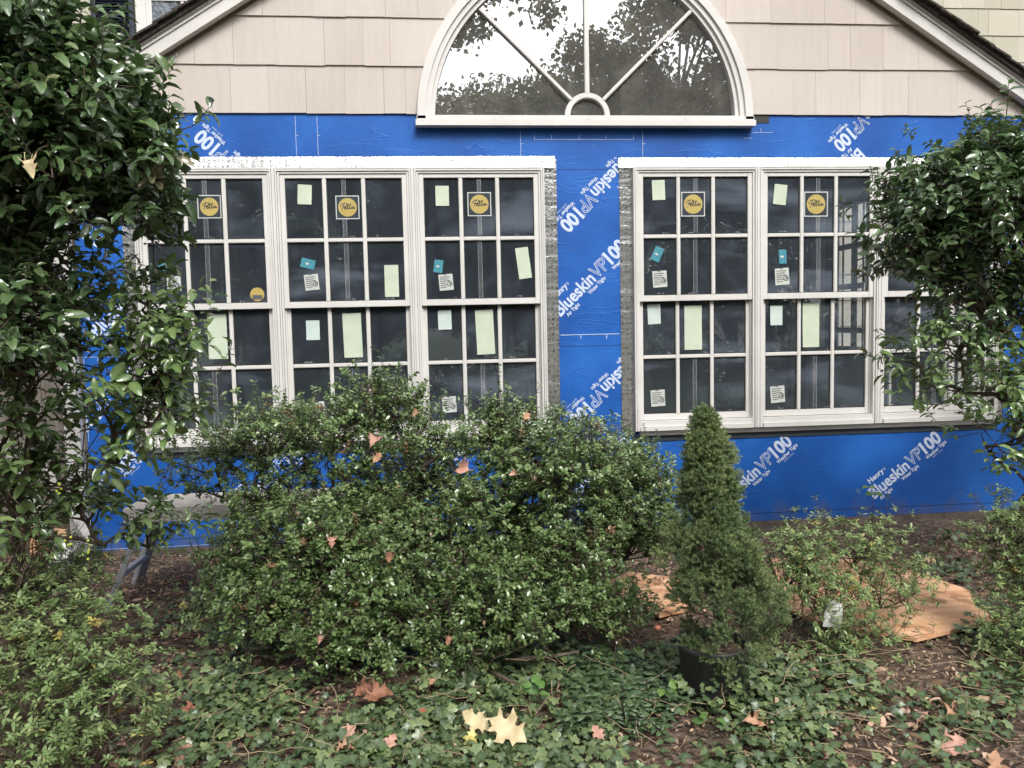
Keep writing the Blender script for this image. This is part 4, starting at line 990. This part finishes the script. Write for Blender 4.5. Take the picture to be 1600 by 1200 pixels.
hr = empty('holly_bush', (2.7, -1.6, 0), 'large dark holly bush overlapping the right windows', 'holly')
shrub(hr, [B(1575, 250, -2.0, 70, .22, 50, 1.2), B(1505, 290, -2.0, 70, .2, 55, 1.0), B(1440, 330, -1.95, 65, .2, 60, 1.1), B(1540, 350, -2.1, 90, .25, 80, 1.8), B(1450, 410, -2.0, 75, .2, 50, 1.1), B(1530, 460, -2.05, 80, .22, 60, 1.1), B(1590, 520, -2.1, 50, .2, 60, .6), B(1610, 350, -2.1, 60, .2, 110, 1.2), B(1720, 350, -1.9, 100, .4, 130, 2.5), B(1750, 560, -1.7, 120, .4, 170, 2.5), B(1880, 420, -1.4, 130, .5, 220, 3.0)],  # the far right blobs are unseen, added to darken the blue wall
      (3.15, -1.3, 0), T_HOLLY, M['holly'], njit=.55, leaf=.050, twiglen=.10, per_twig=9, clumps_per=12, twigs_per=9, clump_r=.065, stem_r=.018, up=.35)
shrub(hr, [B(1500, 530, -2.05, 65, .14, 40, 1.1), B(1470, 600, -2.0, 50, .12, 30, .7), B(1560, 600, -2.1, 60, .16, 50, 1.3), B(1590, 680, -2.1, 45, .12, 40, .9), B(1540, 690, -2.0, 35, .1, 22, .4), B(1590, 610, -2.0, 45, .14, 60, 1.0), B(1600, 740, -2.0, 35, .1, 30, .7), B(1430, 560, -2.0, 30, .1, 30, .3)],
      (3.15, -1.3, 0), T_HOLLY, M['holly2'], .046, .09, 7, 8, 6, clump_r=.055, stem_r=.012, up=.2, lname='lower_foliage', sname='lower_branches')
tr = MB()
for q in ((3.15, -1.3, 2.9, -1.9, 1.7), (3.2, -1.3, 3.1, -1.9, 1.9)):
    pts = bent((q[0], q[1], -.02), (q[2], q[3], q[4]), 7, .02); tr.tube([tuple(p) for p in pts], [.026*(1-.09*i) for i in range(8)], 7)
tr.build('trunk', M['bark'], hr, smooth=True)

# azaleas
def azalea(name_loc, label, blobs, base, cl=15, tw=10, leaf=.022):
    o = empty('azalea_bush', name_loc, label, 'azalea', 'azalea bushes')
    shrub(o, blobs, base, T_AZ, M['azalea'], leaf, .05, 9, cl, tw, clump_r=.05, stem_r=.008, up=.9, spread=.4, leafspread=.95, whorl=True, flat=.9)
azalea((1.75, -1.95, 0), 'open pale green azalea with a white tag beside the plywood', [B(1260, 870, -1.9, 55, .18, 45, .8), B(1340, 860, -1.85, 70, .2, 40, 1.3), B(1290, 930, -2.0, 75, .2, 60, 1.7), B(1385, 920, -1.95, 50, .18, 50, .8), B(1240, 960, -2.1, 50, .16, 60, .7), B(1340, 1010, -2.1, 80, .16, 45, 1.6), B(1420, 930, -1.9, 35, .1, 45, .5), B(1230, 900, -1.9, 50, .16, 50, .9), B(1310, 1060, -2.2, 60, .1, 20, .6), B(1230, 1020, -2.15, 45, .12, 30, .3)], (1.68, -2.0, 0))
azalea((2.4, -2.2, 0), 'bright green azalea at the far right edge beside the plywood tip', [B(1590, 830, -2.1, 45, .18, 45, 1.1), B(1535, 850, -2.05, 25, .12, 25, .25), B(1612, 915, -2.2, 52, .2, 60, 2.2), B(1605, 1010, -2.3, 60, .18, 50, 2.0), B(1570, 850, -2.05, 35, .12, 50, .5), B(1600, 1100, -2.45, 40, .15, 60, .7)], (2.42, -2.2, 0))
azalea((-1.6, -2.5, 0), 'low pale green azalea filling the bottom left corner', [B(30, 900, -2.35, 80, .2, 60, 1.4), B(100, 900, -2.2, 60, .18, 40, .8), B(50, 1000, -2.5, 110, .22, 60, 2.0), B(150, 990, -2.4, 70, .2, 40, .8), B(60, 1100, -2.7, 110, .22, 70, 2.0), B(170, 1080, -2.65, 80, .18, 50, 1.1), B(40, 1180, -2.8, 90, .18, 50, 1.4), B(200, 1160, -2.75, 50, .14, 40, .5)], (-1.35, -2.55, 0), leaf=.023)

# white plant tag
c = P(1301, 960, -2.12); s = (-2.12-CC.y)/CF
pts = [(-17, -20), (-13, 12), (-2, 24), (16, 18), (18, -4), (14, -24), (6, -27), (2, -22)]
m_ = MB(); m_.v = [tuple(c+Vector((x*s, -.006 if i in (2, 3) else .0, z*s))) for i, (x, z) in enumerate(pts)]
m_.v.append(tuple(c+Vector((0, -.012, 0)))); m_.f = [(8, i, (i+1) % 8) for i in range(8)]
m_.v.append(tuple(c+Vector((-3*s, .012, 22*s)))); m_.f.append((9, 2, 1))
o = m_.build('plant_tag', M['whitetag']); tag(o, 'crumpled white plant tag caught in the azalea near the plywood', 'plant tag')

# ------------------------------------------------------------------ ground cover
def gh(x, y): return np.vectorize(gz)(x, y)
def in_poly(P_, poly):
    x, y = P_[:, 0], P_[:, 1]; c = np.zeros(len(P_), bool); j = len(poly)-1
    for i in range(len(poly)):
        xi, yi = poly[i]; xj, yj = poly[j]
        t = ((yi > y) != (yj > y)) & (x < (xj-xi)*(y-yi)/((yj-yi) or 1e-9)+xi); c ^= t; j = i
    return c
def scatter(pix, n, dens_noise=True, thr=.0, freq=3.0):
    poly = [tuple(G(u, v)[:2]) for u, v in pix]; xs_ = [p[0] for p in poly]; ys_ = [p[1] for p in poly]
    q = RNG.uniform((min(xs_), min(ys_)), (max(xs_), max(ys_)), (n, 2)); q = q[in_poly(q, poly)]
    if dens_noise:
        nv = np.sin(freq*q[:, 0]*1.7+1)+np.sin(freq*q[:, 1]*2.1+freq*q[:, 0])+np.sin(freq*2.7*(q[:, 0]-q[:, 1])+2)
        q = q[nv+RNG.normal(0, .7, len(q)) > thr]
    return q
def cover(name, tmpl, mat, regions, size, label, cat, hmax=.07, tiltj=.45, stemk=0, kind='stuff'):
    Q = np.concatenate([scatter(*r) for r in regions]); n = len(Q)
    z = gh(Q[:, 0], Q[:, 1])+RNG.uniform(.012, hmax, n)
    Pn = np.column_stack([Q, z]); a = RNG.uniform(0, 2*np.pi, n); D = np.column_stack([np.cos(a), np.sin(a), RNG.normal(0, .3, n)])
    Nn = np.array([0, -.25, 1])+RNG.normal(0, tiltj, (n, 3)); S = size*RNG.uniform(.45, 1.25, n)
    o = leaves(name, tmpl, Pn, D, Nn, S, mat); tag(o, label, cat, kind=kind); return Q
cover('ivy_ground_cover', T_IVY, M['ivy'], [
    ([(250, 1240), (330, 1060), (420, 1010), (1040, 1010), (1250, 1050), (1330, 1240)], 11000, True, -1.0),
    ([(180, 1240), (200, 1000), (330, 900), (480, 960), (480, 1240)], 2600, True, .5),
    ([(1200, 1240), (1200, 1060), (1600, 980), (1600, 1240)], 4600, True, .1),
    ([(1420, 1030), (1400, 960), (1600, 900), (1600, 1100)], 1300, True, -.8),
    ([(1430, 900), (1440, 845), (1640, 845), (1640, 930)], 1500, True, -.3),
    ([(-200, 1240), (-200, 900), (150, 900), (200, 1240)], 2500, True, -.5)], .036, 'dark green ivy covering the ground along the front', 'ivy')
cover('ivy_at_pot', T_IVY, M['ivy'], [([(1040, 1130), (1050, 1085), (1180, 1085), (1200, 1130)], 260, False)], .036, 'ivy leaves creeping up against the foot of the black pot', 'ivy', hmax=.13)
Q = scatter([(865, 1150), (900, 1030), (1010, 1040), (1060, 1080), (1040, 1160)], 420, False); st0 = []
Pn = []; D = []; Nn = []
for x, y in Q:
    z0 = gz(x, y)+RNG.uniform(.03, .10); d = nrm(RNG.normal(0, 1, 3)*[1, 1, .2]+[0, 0, .8])
    for k in range(4):
        a = k*math.pi/2*1.0+RNG.uniform(0, .4)+(k//2)*.8; Pn.append((x, y, z0-.012*(k//2))); D.append((math.cos(a), math.sin(a), .25)); Nn.append((RNG.normal(0, .25), RNG.normal(0, .25)-.1, 1))
    st0.append((x, y, z0))
tag(leaves('periwinkle_patch', T_VIN, np.array(Pn), np.array(D), np.array(Nn), RNG.uniform(.030, .046, len(Pn)), M['vinca']), 'glossy dark periwinkle leaves in front of the black pot', 'periwinkle', kind='stuff')
# leaf litter + straw
cover('leaf_litter', T_LIT, M['litter'], [
    ([(-300, 1240), (-200, 860), (1800, 840), (1900, 1240)], 42000, False)], .021, 'dry brown leaf crumbs and mulch chips over the soil', 'leaf litter', hmax=.022, tiltj=.35)
cover('dry_leaf_bits', T_LIT, M['litter2'], [
    ([(150, 1240), (150, 900), (420, 860), (560, 1240)], 1600, True, -.8), ([(1150, 1240), (1250, 1000), (1800, 860), (1900, 1240)], 3400, True, -1.2), ([(500, 1240), (500, 1030), (1200, 1030), (1200, 1240)], 500, True, .4), ([(300, 1000), (150, 850), (1800, 830), (1700, 980)], 2200, False)],
    .042, 'larger curled dry leaf pieces over the mulch', 'dry leaves', hmax=.045, tiltj=.6)
Q = scatter([(-200, 1240), (-100, 880), (1750, 850), (1800, 1240)], 3200, False)
z = gh(Q[:, 0], Q[:, 1])+RNG.uniform(.006, .03, len(Q)); A = np.column_stack([Q, z]); a = RNG.uniform(0, np.pi*2, len(Q)); L = RNG.uniform(.02, .13, len(Q))
tag(segs_mesh('fallen_twigs', A, A+np.column_stack([np.cos(a)*L, np.sin(a)*L, RNG.normal(0, .012, len(Q))]), .0013, .0007, M['straw'], None, 3), 'thin dry twigs and pine straw scattered over the mulch', 'twigs', kind='stuff')
Q = scatter([(250, 1240), (330, 1060), (1040, 1040), (1600, 1050), (1700, 1240)], 130, False)
z = gh(Q[:, 0], Q[:, 1])+RNG.uniform(.05, .09, len(Q)); A = np.column_stack([Q, z]); SA = []; SB = []
for p in A:
    a = RNG.uniform(0, 6.28); c = p.copy()
    for k in range(5): q2 = c+np.array([math.cos(a), math.sin(a), RNG.normal(0, .25)])*.045; SA.append(c); SB.append(q2); c = q2; a += RNG.normal(0, .35)
tag(segs_mesh('ivy_runners', SA, SB, .0017, .0015, M['straw'], None, 4), 'thin pale ivy runners trailing over the ground cover', 'runners', kind='stuff')

# seedlings / weeds with rounder leaves
def weed(u, v, z0, n, r, leaf, label, mat='weed', y=None):
    p = G(u, v, z0); base = G(u, v+20, 0)
    o = empty('broadleaf_weed', (p.x, p.y, 0), label, 'weed')
    A = []; B_ = []; Pn = []; D = []
    for k in range(n):
        a = RNG.uniform(0, 6.28); rr = r*RNG.random()**.5; q = np.array([p.x+rr*math.cos(a), p.y+rr*math.sin(a)*.5, z0+RNG.uniform(-.05, .05)*r/.1]); q[2] = max(q[2], .03)
        A.append((p.x, p.y, .0)); B_.append(q); aa = RNG.uniform(0, 6.28); Pn.append(q); D.append((math.cos(aa), math.sin(aa), .1))
    segs_mesh('stems', A, B_, .0014, .0009, M['twig'], o, 4)
    leaves('leaf_blades', T_WEED, np.array(Pn), np.array(D), np.array([[0, -.55, 1.]])+RNG.normal(0, .25, (n, 3)), leaf*RNG.uniform(.8, 1.2, n), M[mat], o)
weed(350, 920, .12, 26, .16, .045, 'round leaved green weed left of the leggy shrub near the blue wall')
weed(340, 985, .08, 12, .12, .045, 'round leaved weed just left of the leggy shrub base')
weed(845, 1068, .10, 6, .06, .05, 'fresh green seedling with long leaves in front of the shrub')
weed(1035, 1075, .08, 3, .03, .06, 'single bright green seedling touching the ivy left of the pot')
weed(1108, 1125, .05, 4, .04, .05, 'yellow green seedling under the front of the pot')
weed(1325, 1085, .05, 2, .01, .085, 'one big heart shaped weed leaf below the tagged azalea')
weed(170, 1055, .10, 5, .05, .045, 'light green seedling beside the lower left azalea')
weed(600, 1165, .06, 6, .06, .04, 'pale seedling in the ivy at the bottom edge')
weed(1360, 765, .45, 5, .05, .045, 'thin sprig against the blue wall under the right windows')

# fallen oak / maple leaves
OAK = [(0, 0), (.10, .05), (.20, .15), (.15, .30), (.24, .27), (.32, .19), (.39, .20), (.44, .32), (.42, .46), (.52, .38), (.62, .33), (.62, .20), (.70, .19), (.82, .31), (.84, .18), (.93, .12), (1.05, 0)]
OAKO = OAK+[(x+.02*math.sin(9*x), -y*.92) for x, y in OAK[-2:0:-1]]
MAPLE = [(0, 0), (.05, .12), (-.02, .34), (.18, .30), (.26, .52), (.42, .34), (.56, .44), (.62, .22), (.8, .16), (1, 0)]
MAPO = MAPLE+[(x, -y) for x, y in MAPLE[-2:0:-1]]
def fallen(u, v, size, ang, mat, label, shape='oak', y=None, tilt=(0, 0), z=.045, curlk=.28):
    size *= 1.22 if y is None else .8
    p = G(u, v, z) if y is None else P(u, v, y)
    outl = OAKO if shape == 'oak' else MAPO; n = len(outl); mid = (.5, 0)
    bm = bmesh.new(); vs_ = [bm.verts.new((x, yy, 0)) for x, yy in outl]; f = bm.faces.new(vs_)
    bmesh.ops.triangulate(bm, faces=[f]); bmesh.ops.subdivide_edges(bm, edges=bm.edges[:], cuts=1)
    rg = random.Random(u*7+v); cx_, cy_ = rg.uniform(-1, 1), rg.uniform(.3, 1)
    rot = Matrix.Rotation(R(ang), 4, 'Z')
    base = Matrix.Rotation(R(tilt[0]+(12 if y is None else 0)), 4, 'X') @ Matrix.Rotation(R(tilt[1]), 4, 'Y')
    for q in bm.verts:
        x, yy = q.co.x-.5, q.co.y; zz = curlk*(cy_*(1.0*abs(yy)+1.2*yy*yy)+.9*cx_*x*x)+.06*math.sin(x*9+u)+.05*math.sin(yy*14+v); q.co = Vector((x, yy, zz))*size
    bm.transform(Matrix.Translation(p) @ base @ rot)
    # stem
    me = bpy.data.meshes.new('fallen_leaf'); bm.to_mesh(me); bm.free()
    st = MB(); a = Matrix.Translation(p) @ base @ rot; st.tube([a @ Vector((-.5*size, 0, 0)), a @ Vector((-.66*size, .02*size, .0)), a @ Vector((-.8*size, .08*size, .01))], .0012, 4)
    bm = bmesh.new(); bm.from_mesh(me); bm.from_mesh(st.mesh('s')); bm.to_mesh(me); bm.free(); me.shade_smooth()
    return tag(link('fallen_leaf', me, M[mat]), label, 'fallen leaf', 'fallen autumn leaves')
fallen(790, 1140, .125, -35, 'pale_leaf', 'large pale cream oak leaf in the ivy at the bottom centre', tilt=(28, 0), z=.08)
fallen(745, 1128, .09, 150, 'pale_leaf', 'folded cream leaf overlapping the large pale oak leaf', tilt=(30, 10), z=.085)
fallen(735, 1155, .05, 70, 'yellow_leaf', 'small yellowish leaf standing left of the large pale oak leaf', tilt=(50, 0), z=.06)
fallen(590, 1088, .095, 20, 'rust_leaf', 'crumpled rust brown leaf on the ivy left of centre', tilt=(8, 5), curlk=.8, z=.07)
fallen(572, 1080, .07, 200, 'rust_leaf', 'rust brown leaf half under the crumpled one left of centre', tilt=(30, 0), curlk=1.2, z=.07)
fallen(548, 1140, .042, 40, 'pink_leaf', 'small pink leaf in the ivy below the crumpled rust leaf', z=.07, shape='maple', tilt=(30, 0))
fallen(285, 1175, .085, 80, 'pink_leaf', 'pink oak leaf lying on bare soil near the bottom left', tilt=(12, 0), z=.03)
fallen(298, 1112, .07, 20, 'redleaf', 'reddish curled leaf on the ground right of the lower left azalea', tilt=(20, 0), z=.06, curlk=1)
fallen(262, 1082, .055, 300, 'brown_leaf', 'dull brown leaf behind the reddish curled leaf', tilt=(15, 0), z=.04)
fallen(191, 1160, .03, 200, 'pink_leaf', 'tiny pink leaf beside the lower left azalea', shape='maple', tilt=(20, 0), z=.08)
fallen(140, 972, .055, 170, 'yellow_leaf', 'yellow maple leaf left of the small log', shape='maple', tilt=(25, 0), z=.07)
fallen(158, 972, .045, 20, 'yellow_leaf', 'yellow maple leaf touching its twin left of the small log', shape='maple', tilt=(25, 0), z=.07)
fallen(290, 946, .05, 40, 'yellow_leaf', 'lone yellow leaf on the mulch under the aluminium platform', shape='maple', tilt=(20, 0), z=.03)
fallen(278, 1058, .05, 100, 'rust_leaf', 'narrow orange brown leaf among the left ivy', tilt=(20, 0), z=.05)
fallen(675, 1065, .03, 60, 'brown_leaf', 'small tan leaf curled above the ivy at centre', tilt=(20, 0), z=.06)
fallen(662, 1110, .022, 0, 'redleaf', 'tiny bright red leaf on the ivy at centre', shape='maple', z=.08)
fallen(610, 1160, .05, 60, 'pink_leaf', 'thin pink leaf at the bottom edge beside a pale seedling', tilt=(40, 0), z=.06)
fallen(540, 1172, .05, 190, 'brown_leaf', 'tan curled leaf at the bottom edge left of the thin pink leaf', curlk=1.2, z=.05)
fallen(935, 1145, .05, 120, 'pink_leaf', 'pale pink leaf in the ivy below the periwinkle', tilt=(25, 0), z=.07)
fallen(1290, 1140, .055, 70, 'pink_leaf', 'pink leaf on soil right of the ivy', tilt=(10, 0), z=.04)
fallen(1180, 1132, .065, 160, 'brown_leaf', 'tan leaf curled in the ivy right of the pot', curlk=1.2, tilt=(15, 0), z=.06)
fallen(1492, 1165, .10, 200, 'pink_leaf', 'big pink oak leaf on the soil near the bottom right', tilt=(12, 0), z=.04)
fallen(1500, 1115, .10, 5, 'brown_leaf', 'long tan leaf above the big pink oak leaf at lower right', tilt=(12, 0), z=.05)
fallen(1440, 1120, .055, 30, 'pink_leaf', 'pinkish leaf left of the long tan leaf at lower right', tilt=(15, 0), z=.04)
fallen(1555, 1195, .07, 60, 'brown_leaf', 'tan leaf at the very bottom right corner', tilt=(20, 0), z=.05)
fallen(1275, 1175, .06, 320, 'pink_leaf', 'pink leaf at the bottom edge right of the ivy', tilt=(10, 0), z=.04)
fallen(1365, 1107, .02, 0, 'yellow_leaf', 'tiny yellow leaf under the tagged azalea', shape='maple', z=.04)
fallen(1500, 1062, .07, 230, 'brown_leaf', 'grey brown leaf in shade below the plywood tip', tilt=(15, 0), z=.04)
fallen(1450, 880, .06, 340, 'pale_leaf', 'dry curled leaf in the shade behind the plywood', curlk=1.5, tilt=(25, 0), z=.04)
fallen(1028, 980, .03, 10, 'redleaf', 'small red brown leaf at the left skirt of the spruce', y=-2.45, tilt=(60, 0))
for u, v, sz, an, mt, lb_, sh_ in [(583, 688, .075, 250, 'pink_leaf', 'pink maple leaf caught on top of the leggy shrub', 'maple'), (588, 718, .07, 60, 'brown_leaf', 'orange leaf hanging just below the pink one on the leggy shrub', 'oak'),
        (822, 652, .06, 60, 'brown_leaf', 'orange leaf standing on top of the dense shrub', 'oak'), (720, 738, .08, 200, 'pink_leaf', 'peach coloured leaf lying where the two shrubs meet', 'maple'), (800, 742, .04, 190, 'pink_leaf', 'small peach leaf on the dense shrub', 'maple'),
        (517, 846, .06, 280, 'pink_leaf', 'pale pink leaf lodged low in the leggy shrub', 'oak'), (650, 645, .05, 230, 'brown_leaf', 'tan leaf on the twig in front of the window mullion', 'oak'), (607, 870, .06, 270, 'rust_leaf', 'dark rust leaf hanging deep in the leggy shrub', 'oak'),
        (500, 998, .04, 260, 'pink_leaf', 'thin pink leaf low on the front of the leggy shrub', 'oak'), (45, 262, .075, 300, 'pale_leaf', 'pale tan leaf caught in the left holly', 'oak'), (700, 1000, .05, 260, 'rust_leaf', 'rust coloured leaf hanging between the shrubs near the ground', 'oak')]:
    yy = {583: -1.95, 588: -1.98, 822: -1.93, 720: -2.0, 800: -2.08, 517: -2.28, 650: -1.85, 607: -2.25, 500: -2.4, 45: -3.12, 700: -2.3}[u]
    fallen(u, v, sz, an, mt, lb_, sh_, y=yy, tilt=(48, 14), curlk=1.5)

# sticks and a small log
def stick(pix, r, z, label, name='fallen_stick', mat='bark'):
    pts = [G(u, v, z+.02*math.sin(i*2.1)) for i, (u, v) in enumerate(pix)]
    o = MB().tube(pts, [r*(1-.12*i) for i in range(len(pts))], 7).build(name, M[mat], None, smooth=True); tag(o, label, 'stick', 'fallen sticks')
stick([(196, 980), (208, 982), (232, 988), (243, 990)], .014, .03, 'short thick knobby piece of branch on the mulch at left')
stick([(800, 1032), (822, 1028), (860, 1026), (905, 1018)], .010, .06, 'grey brown branch at the foot of the shrub near the seedling')
stick([(765, 1048), (785, 1058), (808, 1070)], .010, .05, 'reddish brown broken stick in front of the shrubs', mat='twig')
stick([(1335, 1170), (1380, 1175), (1395, 1185)], .004, .04, 'thin pale twig on the soil near the bottom right', mat='straw')
stick([(720, 1010), (745, 1022), (765, 1020)], .005, .08, 'pale twig leaning under the shrub', mat='straw')

# ------------------------------------------------------------------ trees across the garden (they show in the glass)
def tree(x, y, h, r, label, seedv, nl=9000, low=.15):
    rg = np.random.default_rng(seedv); o = empty('tree', (x, y, 0), label, 'tree', 'trees across the garden')
    A = []; B_ = []; ra = []; rb = []
    tp = bent((x, y, -.1), (x+rg.normal(0, .4), y, h*.75), 6, .02)
    for i in range(6): A.append(tp[i]); B_.append(tp[i+1]); ra.append(.28*(1-i/7)); rb.append(.28*(1-(i+1)/7))
    segs_mesh('trunk', A, B_, np.array(ra), np.array(rb), M['bark'], o, 8)
    A = []; B_ = []; ra = []; rb = []; cl = []
    nb = 34
    for k in range(nb):
        t = rg.uniform(low, 1); a = rg.uniform(0, 6.28); zz = h*(t*.95); rr = r*math.sqrt(max(.08, 1-((t-.5)/.58)**2))*rg.uniform(.55, 1.0)
        c = np.array([x+rr*math.cos(a), y+rr*math.sin(a), zz]); cl.append(c); s0 = tp[min(6, int(t*5)+1)]
        q = bent(s0, c, 3, .05)
        for i in range(3): A.append(q[i]); B_.append(q[i+1]); ra.append(.09*(1-i/4)); rb.append(.09*(1-(i+1)/4))
    segs_mesh('limbs', A, B_, np.array(ra), np.array(rb), M['bark'], o, 5)
    cl = np.array(cl); idx = rg.integers(0, nb, nl); u = nrm(rg.normal(size=(nl, 3)))
    sc = rg.uniform(.7, 1.25, nb)[idx][:, None]
    p = cl[idx]+u*(rg.random((nl, 1))**.4)*np.array([[1.45, 1.45, 1.05]])*sc*(r/3.0)
    leaves('crown', T_TREE, p, rg.normal(size=(nl, 3)), u+rg.normal(0, .6, (nl, 3))+[0, 0, .5], rg.uniform(.14, .26, nl), M['treeleaf'], o, np.clip(.5*rg.random(nb)[idx]+.5*rg.random(nl), 0, .96))
TL = [(-11, -24, 9.5, 3.4, 'bushy garden tree opposite the house at its far left end'), (-6.2, -23, 9.0, 3.2, 'shorter tree opposite the house left of the open gap'), (-2.2, -24, 9.0, 3.0, 'low round tree just left of the fan window reflection'),
      (1.0, -22.5, 9.2, 2.8, 'low round tree at the left foot of the fan window reflection'), (3.4, -22, 9.9, 2.6, 'round headed tree seen under the sky in the fan window reflection'), (5.6, -21.5, 10.8, 2.7, 'middle tall tree of the row reflected in the fan window'),
      (8.2, -22, 13.2, 3.2, 'tallest tree of the row reflected in the fan window'), (11.2, -22, 15.5, 3.6, 'tree right of the tallest one in the reflected row'), (14.6, -23, 14.5, 3.8, 'broad tree at the right end of the reflected row'), (18.5, -23, 12.5, 3.6, 'spreading tree opposite the right windows'), (24, -25, 12, 4, 'far right tree opposite the house'),
      (2.2, -27, 10.8, 3.6, 'tree standing back behind the low round trees of the row'), (7.0, -27, 12.5, 4.0, 'tree standing back behind the middle of the row'), (-5, -28, 9, 4, 'tree standing back opposite the left windows'), (12.5, -28, 15, 4.2, 'tree standing back behind the broad right tree')]
for i, q in enumerate(TL): tree(*q[:4], q[4], 100+i, nl=26000)
# a nearer oak whose hanging branch tips show at the top of the fan window
nt_ = empty('tree', (-4.5, -11, 0), 'near oak with hanging branch tips reflected in the top of the fan window', 'tree', 'trees across the garden')
tb = bent((-4.5, -11, -.1), (-4.2, -11, 8.5), 6, .015)
A = list(tb[:-1]); B_ = list(tb[1:]); segs_mesh('trunk', A, B_, np.linspace(.3, .2, 6), np.linspace(.29, .19, 6), M['bark'], nt_, 8)
A = []; B_ = []; ra = []; rb = []; PL = []
def lim(a, b, r0, r1):
    q = bent(a, b, 4, .03)
    for i in range(4): A.append(q[i]); B_.append(q[i+1]); ra.append(r0+(r1-r0)*i/4); rb.append(r0+(r1-r0)*(i+1)/4)
e1 = np.array(P(728, -60, 11.0)); e1[1] = -11; e2 = np.array(P(868, -70, 11.)); e2[1] = -11
lim(tb[-1], e1, .10, .04); lim(e1, e2, .04, .02)
for (u, v, sp_, n_) in ((718, 20, .20, 130), (742, 48, .18, 150), (715, 62, .12, 50), (838, 0, .22, 130), (865, 20, .14, 80), (850, 38, .08, 30), (760, -10, .3, 160)):
    c = np.array(P(u, v, 11.)); c[1] = -11; lim(e1 if u < 800 else e2, c, .02, .006); PL.append(c+RNG.normal(0, sp_, (n_, 3))*[1, 1, .8])
for k in range(60):
    c = np.array([RNG.uniform(-8, -1.8), -11+RNG.uniform(-2, 1.5), RNG.uniform(7.6, 11)]); lim(tb[-1], c, .05, .01); PL.append(c+RNG.normal(0, .45, (110, 3)))
segs_mesh('limbs', A, B_, np.array(ra), np.array(rb), M['bark'], nt_, 5)
PL = np.concatenate(PL); leaves('crown', T_TREE, PL, RNG.normal(size=PL.shape), RNG.normal(size=PL.shape)+[0, 0, .5], RNG.uniform(.10, .17, len(PL)), M['treeleaf'], nt_)
